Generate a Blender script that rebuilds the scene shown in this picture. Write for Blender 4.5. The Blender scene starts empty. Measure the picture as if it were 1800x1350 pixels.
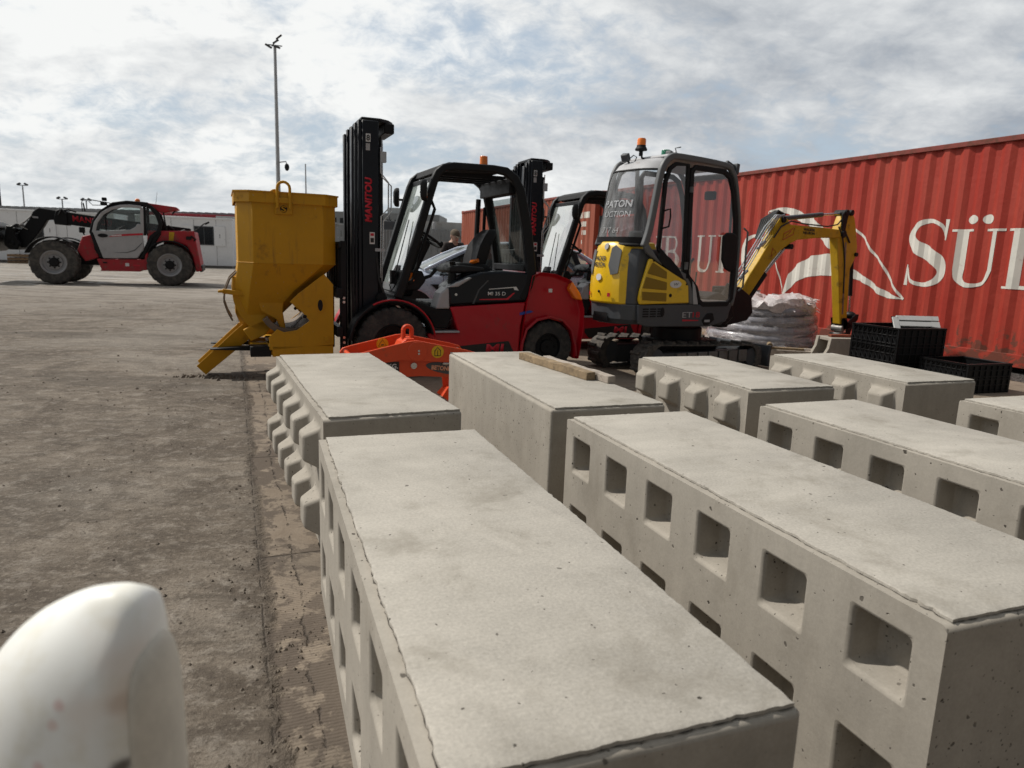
import bpy, bmesh, math, random
from math import sin, cos, pi, radians as RD
from mathutils import Vector, Matrix
random.seed(7)
S = bpy.context.scene
COL = S.collection
# ------------------------------------------------------------ camera, world, sun
PITCH, ROLL, CAMH = .1822, -.0350, 1.277
cp, sp, cr, sr = cos(PITCH), sin(PITCH), cos(ROLL), sin(ROLL)
U0 = Vector((0, sp, cp)); FW = Vector((0, cp, -sp))
RT = cr*Vector((1, 0, 0)) - sr*U0; UP = sr*Vector((1, 0, 0)) + cr*U0
cam = bpy.data.cameras.new('camera'); camo = bpy.data.objects.new('camera', cam); COL.objects.link(camo)
M = Matrix((RT, UP, -FW)).transposed().to_4x4(); M.translation = Vector((0, 0, CAMH)); camo.matrix_world = M
cam.sensor_width = 36; cam.lens = 36*1236/1800; cam.clip_start = .02; cam.clip_end = 3000
cam.dof.use_dof = True; cam.dof.focus_distance = 3.2; cam.dof.aperture_fstop = 5.8
S.camera = camo
SUN_AZ = math.atan2(.31, -.95); SUN_EL = RD(50)      # direction towards the sun
sd = Vector((cos(SUN_AZ)*cos(SUN_EL), sin(SUN_AZ)*cos(SUN_EL), sin(SUN_EL)))
sun = bpy.data.lights.new('sun', 'SUN'); suno = bpy.data.objects.new('sun', sun); COL.objects.link(suno)
suno.rotation_euler = sd.to_track_quat('Z', 'Y').to_euler(); sun.energy = 3.6; sun.angle = RD(1.2); sun.color = (1, .95, .87)
S.view_settings.view_transform = 'Standard'; S.view_settings.look = 'None'; S.view_settings.exposure = 0; S.view_settings.gamma = 1
W = bpy.data.worlds.new('World'); S.world = W; W.use_nodes = True
class NT:
    def __init__(s, t): s.t = t; t.nodes.clear()
    def n(s, ty, **k):
        n = s.t.nodes.new(ty)
        for a, b in k.items():
            if a.startswith('i_'):
                key = a[2:]; key = int(key) if key.isdigit() else key.replace('_', ' ')
                s.put(n.inputs[key], b)
            else: setattr(n, a, b)
        return n
    def put(s, inp, v):
        if isinstance(v, bpy.types.NodeSocket): s.t.links.new(v, inp)
        elif isinstance(v, bpy.types.Node): s.t.links.new(v.outputs[0], inp)
        else: inp.default_value = v
    def m(s, op, a, b=0., c=0., clamp=False):
        n = s.n('ShaderNodeMath', operation=op); n.use_clamp = clamp
        s.put(n.inputs[0], a); s.put(n.inputs[1], b)
        if op in ('MULTIPLY_ADD', 'SMOOTH_MIN', 'COMPARE'): s.put(n.inputs[2], c)
        return n.outputs[0]
    def mr(s, v, a, b, c=0., d=1., ty='SMOOTHSTEP'):
        n = s.n('ShaderNodeMapRange', interpolation_type=ty)
        for i, x in enumerate((v, a, b, c, d)): s.put(n.inputs[i], x)
        return n.outputs[0]
    def mix(s, f, a, b, bt='MIX'):
        n = s.n('ShaderNodeMix', data_type='RGBA', blend_type=bt)
        s.put(n.inputs[0], f)
        for i, x in ((6, a), (7, b)): s.put(n.inputs[i], x if not isinstance(x, tuple) else (*x[:3], 1))
        return n.outputs[2]
    def noise(s, vec, sc, det=4., ro=.55, dist=0., dim='3D', w=None):
        n = s.n('ShaderNodeTexNoise', noise_dimensions=dim); s.put(n.inputs['Vector'], vec)
        n.inputs['Scale'].default_value = sc; n.inputs['Detail'].default_value = det
        n.inputs['Roughness'].default_value = ro; n.inputs['Distortion'].default_value = dist
        if w is not None: s.put(n.inputs['W'], w)
        return n.outputs[0]
    def vec(s, v, scale=(1, 1, 1), loc=(0, 0, 0), rot=(0, 0, 0)):
        n = s.n('ShaderNodeMapping'); s.put(n.inputs[0], v)
        n.inputs['Scale'].default_value = scale; n.inputs['Location'].default_value = loc; n.inputs['Rotation'].default_value = rot
        return n.outputs[0]
w = NT(W.node_tree)
tc = w.n('ShaderNodeTexCoord').outputs['Generated']
sky = w.n('ShaderNodeTexSky', sky_type='NISHITA', sun_disc=False); sky.sun_elevation = SUN_EL; sky.sun_rotation = RD(90) - SUN_AZ
sky.air_density = 1.2; sky.dust_density = 2.0
skyc = w.mix(1., sky.outputs[0], (.105, .105, .105), 'MULTIPLY')
sx = w.n('ShaderNodeSeparateXYZ'); w.put(sx.inputs[0], tc)
dz = w.m('MAXIMUM', sx.outputs[2], 0.)
inv = w.m('DIVIDE', 1., w.m('ADD', dz, .38))
cv = w.n('ShaderNodeCombineXYZ'); w.put(cv.inputs[0], w.m('MULTIPLY', sx.outputs[0], inv)); w.put(cv.inputs[1], w.m('MULTIPLY', sx.outputs[1], inv))
big = w.noise(w.vec(cv, (1, 1.1, 1), (2.3, 7.7, 0)), 1.0, 5, .55, .4)
mid = w.noise(w.vec(cv, (1., 1., 1), (5.1, 1.2, 0), (0, 0, .3)), 3.4, 9, .62, .35)
fine = w.noise(w.vec(cv, (1, 1.1, 1), (1, 9, 0), (0, 0, -.2)), 15., 6, .62, .4)
shade = w.noise(w.vec(cv, (.8, 1.2, 1), (11, 4, 0)), 1.9, 6, .55, .4)
dens = w.m('ADD', w.m('ADD', w.m('MULTIPLY', big, .55), w.m('MULTIPLY', mid, .45)), w.m('MULTIPLY', w.m('SUBTRACT', fine, .5), .30))
cover = w.mr(dens, .33, .52)
sunv = w.n('ShaderNodeVectorMath', operation='DOT_PRODUCT'); w.put(sunv.inputs[0], tc); sunv.inputs[1].default_value = sd
glow = w.mr(sunv.outputs['Value'], .0, .85)
side = w.mr(sx.outputs[0], -.35, .5)
lum = w.m('ADD', w.m('MULTIPLY', w.m('SUBTRACT', mid, .5), 1.15), w.m('ADD', w.m('MULTIPLY', w.m('SUBTRACT', shade, .5), 2.1), w.m('MULTIPLY', w.m('SUBTRACT', fine, .5), .55)))
lum = w.m('ADD', lum, w.m('SUBTRACT', .80, w.m('MULTIPLY', side, .36)))
lum = w.m('ADD', lum, w.m('MULTIPLY', glow, .12), clamp=True)
cc = w.mix(lum, (.27, .31, .37), (.93, .94, .93))
hz = w.mr(sx.outputs[2], .0, .12, .55, 0.)
cc = w.mix(w.m('MULTIPLY', hz, .8), cc, (.62, .67, .71))
blue = w.mix(.74, skyc, (.50, .59, .69))
col = w.mix(cover, blue, cc)
# sky behind the viewer dimmed on purpose to lessen fill on shaded faces
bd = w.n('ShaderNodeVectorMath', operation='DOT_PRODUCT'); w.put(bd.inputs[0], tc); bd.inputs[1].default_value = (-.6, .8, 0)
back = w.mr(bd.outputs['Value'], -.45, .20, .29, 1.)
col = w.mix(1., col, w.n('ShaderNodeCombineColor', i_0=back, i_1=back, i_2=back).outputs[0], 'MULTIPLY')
gnd = w.mr(sx.outputs[2], -.02, .0)
col = w.mix(gnd, (.13, .12, .11), col)
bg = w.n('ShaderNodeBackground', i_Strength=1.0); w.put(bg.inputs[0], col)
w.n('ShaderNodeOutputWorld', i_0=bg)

# ------------------------------------------------------------ materials
def mat(name, c, rough=.6, metal=0., var=.12, vs=3., dirt=0., dc=(.16, .13, .10), bump=.0, bs=60., coat=0., spec=.5, streak=0.):
    m = bpy.data.materials.new(name); m.use_nodes = True; t = NT(m.node_tree)
    tc = t.n('ShaderNodeTexCoord').outputs['Object']
    geo = t.n('ShaderNodeNewGeometry')
    n1 = t.noise(tc, vs, 6, .6); n2 = t.noise(tc, vs*7, 4, .6)
    v = t.m('ADD', t.m('MULTIPLY', n1, 1.4), t.m('MULTIPLY', n2, .6))
    k = t.mr(v, .6, 1.4, 1-var, 1+var, 'LINEAR')
    kk = t.n('ShaderNodeCombineColor', i_0=k, i_1=k, i_2=k).outputs[0]
    col = t.mix(1., (*c, 1), kk, 'MULTIPLY')
    ro = t.mr(n2, .3, .7, rough-.06, min(1, rough+.08), 'LINEAR')
    if dirt:
        d = t.mr(t.noise(tc, vs*2.3, 8, .68), .62-dirt*.35, .78-dirt*.2)
        col = t.mix(t.m('MULTIPLY', d, .75), col, dc); ro = t.m('ADD', ro, t.m('MULTIPLY', d, .25), clamp=True)
    if streak:
        sk = t.mr(t.noise(t.vec(tc, (14, 14, .9)), 1.6, 6, .65, .3), .52, .70); sk = t.m('MULTIPLY', sk, t.mr(t.noise(tc, 2.2, 4, .6), .42, .62))
        col = t.mix(t.m('MULTIPLY', sk, streak), col, dc)
        sp = t.mr(t.noise(tc, 45, 3, .6), .70, .74); col = t.mix(t.m('MULTIPLY', sp, streak), col, (.40, .37, .30))
    b = t.n('ShaderNodeBsdfPrincipled'); t.put(b.inputs['Base Color'], col); t.put(b.inputs['Roughness'], ro)
    b.inputs['Metallic'].default_value = metal; b.inputs['Coat Weight'].default_value = coat; b.inputs['Specular IOR Level'].default_value = spec
    if bump:
        bn = t.n('ShaderNodeBump', i_Strength=bump, i_Distance=.01); t.put(bn.inputs['Height'], t.noise(tc, bs, 5, .65)); t.put(b.inputs['Normal'], bn)
    t.n('ShaderNodeOutputMaterial', i_0=b); return m
def glass(name, tint=(.75, .82, .8), haze=.0, hc=(.6, .65, .66), refl=1.0):
    m = bpy.data.materials.new(name); m.use_nodes = True; t = NT(m.node_tree)
    tr = t.n('ShaderNodeBsdfTransparent'); tr.inputs[0].default_value = (*tint, 1)
    gl = t.n('ShaderNodeBsdfGlossy', i_Roughness=.04)
    fr = t.n('ShaderNodeFresnel', i_IOR=1.5)
    mx = t.n('ShaderNodeMixShader'); t.put(mx.inputs[0], t.m('MULTIPLY', fr, refl, clamp=True)); t.put(mx.inputs[1], tr); t.put(mx.inputs[2], gl)
    out = mx
    if haze:
        tc = t.n('ShaderNodeTexCoord').outputs['Object']
        n = t.noise(t.vec(tc, (6, 6, .7)), 3., 5, .6)
        df = t.n('ShaderNodeBsdfDiffuse'); df.inputs[0].default_value = (*hc, 1)
        m2 = t.n('ShaderNodeMixShader'); t.put(m2.inputs[0], t.mr(n, .3, .75, haze*.4, haze*1.6, 'LINEAR')); t.put(m2.inputs[1], mx); t.put(m2.inputs[2], df); out = m2
    t.n('ShaderNodeOutputMaterial', i_0=out); return m
def concrete(name, c, top=False):
    m = bpy.data.materials.new(name); m.use_nodes = True; t = NT(m.node_tree)
    tc0 = t.n('ShaderNodeTexCoord').outputs['Object']; oi = t.n('ShaderNodeObjectInfo')
    av = t.n('ShaderNodeVectorMath', operation='ADD'); t.put(av.inputs[0], tc0)
    off = t.n('ShaderNodeVectorMath', operation='SCALE'); t.put(off.inputs[0], oi.outputs['Location']); off.inputs['Scale'].default_value = 3.7; t.put(av.inputs[1], off.outputs[0])
    tc = av.outputs[0]
    a = t.noise(tc, 1.3, 7, .62, .4); b_ = t.noise(tc, 6, 7, .65, .5); g = t.noise(tc, 130, 3, .6)
    st = t.noise(t.vec(tc, (1.2, 5, 1)) if top else t.vec(tc, (7, 7, .8)), 2.2, 6, .6)
    k = t.m('ADD', t.m('ADD', t.m('MULTIPLY', t.m('SUBTRACT', a, .5), .55), t.m('MULTIPLY', t.m('SUBTRACT', b_, .5), .34)), t.m('ADD', t.m('MULTIPLY', t.m('SUBTRACT', g, .5), .62 if top else .28), t.m('MULTIPLY', t.m('SUBTRACT', st, .5), .30)))
    k = t.m('ADD', k, 1.)
    col = t.mix(1., (*c, 1), t.n('ShaderNodeCombineColor', i_0=k, i_1=k, i_2=k).outputs[0], 'MULTIPLY')
    col = t.mix(t.mr(t.noise(tc, 3.1, 9, .70, .25), .49, .72, 0, .85 if top else .5), col, tuple(x*.66*y for x, y in zip(c, (1.0, .975, .93))))
    wn = t.n('ShaderNodeTexNoise', i_Scale=55.); t.put(wn.inputs['Vector'], tc)
    wv = t.n('ShaderNodeVectorMath', operation='SCALE'); t.put(wv.inputs[0], wn.outputs['Color']); wv.inputs['Scale'].default_value = .016
    wa = t.n('ShaderNodeVectorMath', operation='ADD'); t.put(wa.inputs[0], tc); t.put(wa.inputs[1], wv.outputs[0]); wtc = wa.outputs[0]
    # pores: cells whose random value is high get a small dark hole
    bh = None
    for sc, thr, rad in ((34., .50, .19), (75., .60, .22), (14., .80, .12)):
        vo = t.n('ShaderNodeTexVoronoi', i_Scale=sc * (.8 if top else 1.)); t.put(vo.inputs['Vector'], wtc)
        cs = t.n('ShaderNodeSeparateColor'); t.put(cs.inputs[0], vo.outputs['Color'])
        on = t.m('GREATER_THAN', cs.outputs[0], thr + (.16 if top else 0.))
        r = t.m('MULTIPLY', cs.outputs[1], rad * (1.0 if top else 1.28))
        h = t.m('MULTIPLY', on, t.mr(vo.outputs['Distance'], t.m('MULTIPLY', r, .6), r, 1., 0.))
        h = t.m('MULTIPLY', h, t.mr(t.noise(tc, 3., 2), .42, .6, .25 if top else .6, 1.))
        bh = h if bh is None else t.m('MAXIMUM', bh, h)
    col = t.mix(t.m('MULTIPLY', bh, .92), col, (.035, .029, .022))
    bs = t.n('ShaderNodeBsdfPrincipled', i_Roughness=.88); bs.inputs['Specular IOR Level'].default_value = .25
    t.put(bs.inputs['Base Color'], col)
    hh = t.m('SUBTRACT', t.m('ADD', t.m('MULTIPLY', g, .5 if top else .12), t.m('MULTIPLY', t.noise(tc, 28, 6, .7), .9 if top else .35)), t.m('MULTIPLY', bh, 1.2))
    bn = t.n('ShaderNodeBump', i_Strength=.45 if top else .4, i_Distance=.0035 if top else .005); t.put(bn.inputs['Height'], hh); t.put(bs.inputs['Normal'], bn)
    t.n('ShaderNodeOutputMaterial', i_0=bs); return m
JX, JY, JDX, JDY = -1.82, 4.73, -.37, .93       # joint line between muddy yard and brushed slab
def ground_mat():
    m = bpy.data.materials.new('yard_ground'); m.use_nodes = True; t = NT(m.node_tree)
    tc = t.n('ShaderNodeTexCoord').outputs['Object']; s = t.n('ShaderNodeSeparateXYZ'); t.put(s.inputs[0], tc)
    x, y = s.outputs[0], s.outputs[1]
    # signed distance right of the joint and distance along it
    d = t.m('ADD', t.m('MULTIPLY', t.m('SUBTRACT', x, JX), JDY), t.m('MULTIPLY', t.m('SUBTRACT', y, JY), -JDX))
    al = t.m('ADD', t.m('MULTIPLY', t.m('SUBTRACT', x, JX), JDX), t.m('MULTIPLY', t.m('SUBTRACT', y, JY), JDY))
    n1 = t.noise(tc, .35, 8, .62, .6); n2 = t.noise(tc, 1.6, 8, .68, 1.0); n3 = t.noise(tc, 9, 7, .7, .4); n4 = t.noise(tc, 60, 5, .7); n5 = t.noise(t.vec(tc, (1, 2.6, 1), (0, 0, 0), (0, 0, .25)), 3.2, 8, .7, .7)
    wob = t.m('MULTIPLY', t.m('SUBTRACT', n3, .5), .10)
    slab = t.mr(t.m('ADD', t.m('ADD', d, t.m('MULTIPLY', wob, 1.6)), t.m('MULTIPLY', t.m('SUBTRACT', n2, .5), .20)), -.02, .04)
    mud = t.mix(t.mr(n2, .36, .66), (.098, .077, .058), (.215, .180, .143))
    mud = t.mix(t.mr(n5, .42, .66, 0, .75), mud, (.072, .057, .044))
    mud = t.mix(t.mr(n3, .50, .66, 0, .6), mud, (.29, .255, .215))
    mud = t.mix(t.mr(n1, .46, .62, 0, .40), mud, (.29, .262, .225))
    mud = t.mix(t.mr(n4, .48, .66, 0, .7), mud, (.075, .060, .047))
    mud = t.mix(t.mr(t.noise(tc, 34, 6, .75), .52, .66, 0, .5), mud, (.31, .27, .22))
    ridg = t.m('ADD', t.m('MULTIPLY', t.m('SINE', t.m('ADD', t.m('MULTIPLY', al, 430.), t.m('MULTIPLY', n2, 26.))), .5), .5)
    con = t.mix(t.mr(n2, .3, .7), (.19, .150, .112), (.29, .24, .185))
    con = t.mix(t.m('MULTIPLY', ridg, .16), con, (.13, .105, .085))
    con = t.mix(t.mr(n5, .52, .68, 0, .7), con, (.115, .090, .070))
    spill = t.m('MULTIPLY', t.mr(d, 0., .75, 1., .25), t.mr(t.m('ADD', t.m('MULTIPLY', n2, .6), t.m('MULTIPLY', n3, .4)), .47, .52))
    con = t.mix(spill, con, (.105, .083, .065))
    col = t.mix(slab, mud, con)
    crack = t.m('MULTIPLY', t.mr(t.m('ABSOLUTE', t.m('ADD', d, t.m('MULTIPLY', wob, .2))), .0, .006, .7, 0.), t.mr(n3, .44, .56))
    c2 = t.m('MULTIPLY', t.mr(t.m('ABSOLUTE', t.m('ADD', t.m('SUBTRACT', d, .13), t.m('MULTIPLY', t.m('SUBTRACT', n2, .5), .16))), .0, .007, .8, 0.), t.mr(n3, .46, .56))
    crk = t.m('MAXIMUM', crack, c2)
    tj = t.m('MULTIPLY', slab, t.mr(t.m('ABSOLUTE', t.m('ADD', t.m('SUBTRACT', t.m('PINGPONG', t.m('ADD', al, 2.9), 1.5), .75), t.m('MULTIPLY', wob, .3))), 0., .012, .8, 0.))
    crk = t.m('MAXIMUM', crk, tj)
    col = t.mix(t.m('MULTIPLY', crk, .7), col, (.05, .04, .032))
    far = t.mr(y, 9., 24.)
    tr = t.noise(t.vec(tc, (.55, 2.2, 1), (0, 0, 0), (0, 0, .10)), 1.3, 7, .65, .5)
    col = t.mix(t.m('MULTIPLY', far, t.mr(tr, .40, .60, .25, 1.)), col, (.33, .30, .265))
    dp = t.mr(t.noise(t.vec(tc, (.4, 1.5, 1), (3, 3, 0)), .45, 5, .6), .56, .68)
    col = t.mix(t.m('MULTIPLY', dp, .55), col, (.075, .062, .05))
    b = t.n('ShaderNodeBsdfPrincipled'); t.put(b.inputs['Base Color'], col)
    wetm = t.m('MULTIPLY', t.mr(y, 15., 19.), t.m('MULTIPLY', t.mr(x, -10.5, -14.), t.mr(n2, .52, .58)))
    t.put(b.inputs['Roughness'], t.mr(wetm, 0, 1, .93, .22)); b.inputs['Specular IOR Level'].default_value = .3
    h = t.m('ADD', t.m('ADD', t.m('MULTIPLY', n5, .8), t.m('MULTIPLY', n3, .8)), t.m('ADD', t.m('MULTIPLY', n4, .35), t.m('MULTIPLY', n2, .7)))
    h2 = t.m('ADD', t.m('MULTIPLY', n4, .15), t.m('ADD', t.m('MULTIPLY', ridg, .05), t.m('MULTIPLY', n3, .2)))
    h = t.m('ADD', t.m('MULTIPLY', h, t.m('SUBTRACT', 1., slab)), t.m('MULTIPLY', h2, slab)); h = t.m('SUBTRACT', h, t.m('MULTIPLY', crk, .5))
    bn = t.n('ShaderNodeBump', i_Strength=.75, i_Distance=.035); t.put(bn.inputs['Height'], h); t.put(b.inputs['Normal'], bn)
    t.n('ShaderNodeOutputMaterial', i_0=b); return m
def gravel_mat():
    m = bpy.data.materials.new('dark_gravel'); m.use_nodes = True; t = NT(m.node_tree)
    tc = t.n('ShaderNodeTexCoord').outputs['Object']
    vo = t.n('ShaderNodeTexVoronoi', i_Scale=42.); t.put(vo.inputs['Vector'], tc)
    cs = t.n('ShaderNodeSeparateColor'); t.put(cs.inputs[0], vo.outputs['Color'])
    col = t.mix(cs.outputs[0], (.045, .042, .04), (.20, .185, .17)); col = t.mix(t.mr(vo.outputs['Distance'], .3, .6), col, (.02, .018, .016))
    b = t.n('ShaderNodeBsdfPrincipled', i_Roughness=.9); t.put(b.inputs['Base Color'], col)
    bn = t.n('ShaderNodeBump', i_Strength=1., i_Distance=.02, invert=True); t.put(bn.inputs['Height'], vo.outputs['Distance']); t.put(b.inputs['Normal'], bn)
    t.n('ShaderNodeOutputMaterial', i_0=b); return m
def cont_mat(name, c, fade):
    m = bpy.data.materials.new(name); m.use_nodes = True; t = NT(m.node_tree)
    tc = t.n('ShaderNodeTexCoord').outputs['Object']; s = t.n('ShaderNodeSeparateXYZ'); t.put(s.inputs[0], tc)
    a = t.noise(t.vec(tc, (1.5, 1.5, .25)), 2., 7, .62); b_ = t.noise(tc, 5., 8, .7, .6); f = t.noise(tc, 40, 4, .6)
    col = t.mix(t.mr(a, .35, .7), c, fade)
    col = t.mix(t.mr(f, .35, .7, 0, .22), col, tuple(x*.6 for x in c))
    ru = t.mr(b_, .66, .74); low = t.mr(s.outputs[2], .1, .9, .30, .0)
    ru = t.m('MAXIMUM', ru, t.mr(t.m('ADD', b_, low), .74, .80))
    col = t.mix(t.m('MULTIPLY', ru, .8), col, (.10, .045, .028))
    b = t.n('ShaderNodeBsdfPrincipled', i_Roughness=.62); t.put(b.inputs['Base Color'], col); b.inputs['Specular IOR Level'].default_value = .35
    bn = t.n('ShaderNodeBump', i_Strength=.35, i_Distance=.03); t.put(bn.inputs['Height'], t.noise(tc, 2.6, 5, .6, .8)); t.put(b.inputs['Normal'], bn)
    t.n('ShaderNodeOutputMaterial', i_0=b); return m
K = {}
K['conc'] = concrete('cast_concrete', (.345, .314, .268)); K['top'] = concrete('trowelled_concrete', (.375, .349, .306), True)
K['red'] = mat('red_machine_paint', (.46, .005, .016), .38, var=.08, dirt=.14, dc=(.16, .06, .05), coat=.2, spec=.35)
K['red2'] = mat('dull_red_paint', (.40, .012, .022), .5, dirt=.4, dc=(.15, .09, .07))
K['blk'] = mat('black_paint', (.006, .0065, .008), .5, var=.3, dirt=.12, dc=(.025, .023, .02), spec=.28)
K['blkg'] = mat('gloss_black_panel', (.005, .007, .012), .35, var=.25, dirt=.08, dc=(.03, .027, .024), spec=.35)
K['plas'] = mat('black_plastic', (.008, .008, .009), .65, var=.3, dirt=.14, dc=(.03, .027, .024), bump=.15, bs=120, spec=.3)
K['seat'] = mat('seat_vinyl', (.016, .016, .018), .6, var=.3, dirt=.2, dc=(.05, .045, .04), bump=.2, bs=90, spec=.3)
K['tyre'] = mat('dusty_rubber', (.030, .029, .029), .85, var=.3, vs=5, dirt=.6, dc=(.095, .085, .075), bump=.4, bs=80)
K['tyre2'] = mat('dusty_tractor_rubber', (.045, .043, .041), .88, var=.25, vs=3, dirt=.7, dc=(.13, .12, .105), bump=.3, bs=60)
K['grey'] = mat('grey_paint', (.12, .125, .13), .45, dirt=.2)
K['lgrey'] = mat('light_grey_paint', (.40, .40, .41), .45, dirt=.15)
K['dgrey'] = mat('dark_grey_paint', (.060, .066, .074), .48, dirt=.25, dc=(.11, .10, .09))
K['steel'] = mat('bright_steel', (.55, .55, .56), .25, 1., var=.1, dirt=.15)
K['dsteel'] = mat('dull_steel', (.22, .21, .20), .5, .6, dirt=.4)
K['rub'] = mat('hose_rubber', (.018, .018, .018), .6)
K['hop'] = mat('ochre_skip_paint', (.52, .262, .006), .5, var=.10, vs=2., dirt=.10, dc=(.22, .105, .02), bump=.1, bs=30, spec=.35, streak=.55)
K['hopin'] = mat('worn_chute_steel', (.16, .12, .085), .6, .2, var=.3, dirt=.6)
K['yel'] = mat('yellow_machine_paint', (.80, .50, .010), .35, var=.07, dirt=.2, dc=(.30, .20, .06), coat=.3)
K['yel2'] = mat('grimy_yellow_paint', (.55, .33, .012), .5, var=.15, vs=3, streak=.5, dirt=.22, dc=(.12, .085, .03), spec=.35)
K['ora'] = mat('orange_clamp_paint', (.66, .065, .012), .42, var=.1, dirt=.2, dc=(.25, .08, .04))
K['white'] = mat('white_paint', (.72, .72, .70), .5, var=.06, dirt=.15, dc=(.35, .32, .28))
K['cabin'] = mat('white_cabin_panel', (.86, .88, .90), .55, var=.05, dirt=.12, dc=(.36, .35, .33))
K['dkwin'] = mat('dark_window', (.012, .014, .016), .12, var=.2)
K['wht'] = mat('white_lettering', (.62, .60, .54), .6, var=.12, vs=2, dirt=.12, dc=(.3, .2, .17))
K['sign'] = mat('white_print', (.70, .70, .70), .5, var=.03)
K['redp'] = mat('red_print', (.55, .012, .03), .5, var=.1)
K['yelp'] = mat('yellow_print', (.70, .42, .01), .5, var=.05)
K['blkp'] = mat('black_print', (.015, .014, .013), .5, var=.1)
K['amber'] = mat('amber_lens', (.85, .20, .01), .2, var=.05, coat=.5)
K['lamp'] = mat('clear_lens', (.55, .56, .58), .15, var=.05)
K['bluep'] = mat('blue_print', (.02, .06, .35), .5)
K['grn'] = mat('green_lens', (.01, .16, .09), .25)
K['car'] = mat('silver_blue_car_paint', (.46, .50, .60), .28, .35, var=.03, dirt=.08, coat=.8)
K['wood'] = mat('weathered_timber', (.25, .18, .105), .85, var=.35, vs=8, dirt=.5, dc=(.12, .09, .06), bump=.5, bs=50)
K['wood2'] = mat('grey_timber', (.36, .31, .26), .85, var=.3, vs=8, dirt=.4, dc=(.15, .12, .10), bump=.5, bs=50)
K['palw'] = mat('pallet_wood', (.20, .13, .075), .85, var=.3, vs=6, dirt=.4)
K['crate'] = mat('black_crate_plastic', (.005, .005, .0055), .45, var=.3, spec=.25)
K['track'] = mat('dusty_track_rubber', (.050, .047, .043), .9, var=.4, vs=8, dirt=.7, dc=(.15, .13, .11), bump=.4, bs=60)
K['coil'] = mat('grey_pipe_in_film', (.26, .26, .29), .22, var=.4, vs=6, dirt=.3, dc=(.32, .31, .31), coat=.5)
K['film'] = mat('crumpled_film', (.55, .50, .50), .3, var=.3, vs=9, bump=1., bs=25, dirt=.3, dc=(.2, .18, .18), coat=.4)
K['galv'] = mat('galvanised_steel', (.42, .44, .46), .5, .3, var=.1, dirt=.2)
K['fence'] = mat('grey_fence_paint', (.20, .215, .225), .55, var=.1, dirt=.3)
K['sheet'] = mat('pale_sheeting', (.40, .41, .40), .7, var=.12, dirt=.2)
K['roof'] = mat('grey_roof_sheet', (.20, .21, .22), .6, var=.1, vs=.4, dirt=.2)
K['rcont'] = mat('crimson_container_paint', (.26, .012, .022), .55, dirt=.3, dc=(.35, .3, .3))
K['dcont'] = mat('dark_container_paint', (.022, .030, .034), .5, dirt=.2)
K['skin'] = mat('skin', (.42, .24, .17), .55, var=.06)
K['shirt'] = mat('dark_brown_shirt', (.028, .020, .017), .85, bump=.3, bs=20)
K['trou'] = mat('dark_trousers', (.035, .036, .042), .85)
K['capm'] = mat('khaki_cap', (.10, .075, .05), .85)
def post_mat():
    m = bpy.data.materials.new('dirty_white_plastic'); m.use_nodes = True; t = NT(m.node_tree)
    tc = t.n('ShaderNodeTexCoord').outputs['Object']
    col = t.mix(t.mr(t.noise(tc, 22, 4, .6), .48, .70, 0, .5), (.84, .84, .80), (.70, .66, .54))
    col = t.mix(t.mr(t.noise(tc, 9, 3, .5), .58, .72, 0, .55), col, (.74, .62, .52))
    for x, y, z, r, c in ((.024, -.052, .962, .0050, (.55, .22, .20)), (.020, -.052, .948, .0055, (.62, .33, .26)), (.008, -.050, .915, .0060, (.60, .25, .24)), (-.030, -.04, .940, .007, (.45, .40, .30)), (.064, -.02, .962, .010, (.50, .36, .27)), (.072, -.015, .957, .006, (.50, .20, .10)), (.063, -.026, .915, .0085, (.05, .04, .03)), (.0615, -.026, .905, .0065, (.05, .04, .03)), (.0705, -.018, .908, .003, (.08, .06, .05))):
        d = t.n('ShaderNodeVectorMath', operation='DISTANCE'); t.put(d.inputs[0], t.vec(tc, (1, .0, 1))); d.inputs[1].default_value = (x-.004, 0, z)
        v = t.m('ADD', d.outputs['Value'], t.m('MULTIPLY', t.m('SUBTRACT', t.noise(tc, 120, 2), .5), .004))
        col = t.mix(t.mr(v, r*.25, r*1.15, .9 if c[0] < .1 else .42, 0.), col, c)
    b = t.n('ShaderNodeBsdfPrincipled', i_Roughness=.4); t.put(b.inputs['Base Color'], col)
    t.n('ShaderNodeOutputMaterial', i_0=b); return m
K['post'] = post_mat(); K['post2'] = mat('shaded_beige_plastic', (.60, .56, .48), .5, var=.15, vs=30)  # flap colour darkened to paint in the shade on the post's right side
K['g1'] = glass('cab_glass', (.84, .89, .87), .07, refl=.7)
K['g2'] = glass('hazy_rear_glass', (.80, .82, .83), .20, (.62, .64, .66), .5)
K['cg'] = glass('car_window', (.20, .23, .23), .05, (.3, .34, .33), .8)
K['trail'] = mat('rusty_rail_paint', (.20, .035, .025), .7, dirt=.55, dc=(.10, .05, .032))
K['g3'] = glass('car_glass', (.46, .51, .50), .14, (.40, .46, .44), .9)
K['g4'] = glass('clear_cab_glass', (.88, .84, .84), .07, (.55, .50, .50), .30)
K['g5'] = glass('pale_hazed_windscreen', (.82, .88, .87), .26, (.62, .70, .67), .9)  # glass with a streaky pale haze mixed in
K['ground'] = ground_mat(); K['gravel'] = gravel_mat()
K['contA'] = cont_mat('faded_red_container', (.32, .026, .014), (.36, .052, .030)); K['contB'] = cont_mat('rust_brown_container', (.26, .058, .028), (.32, .095, .055))

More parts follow.
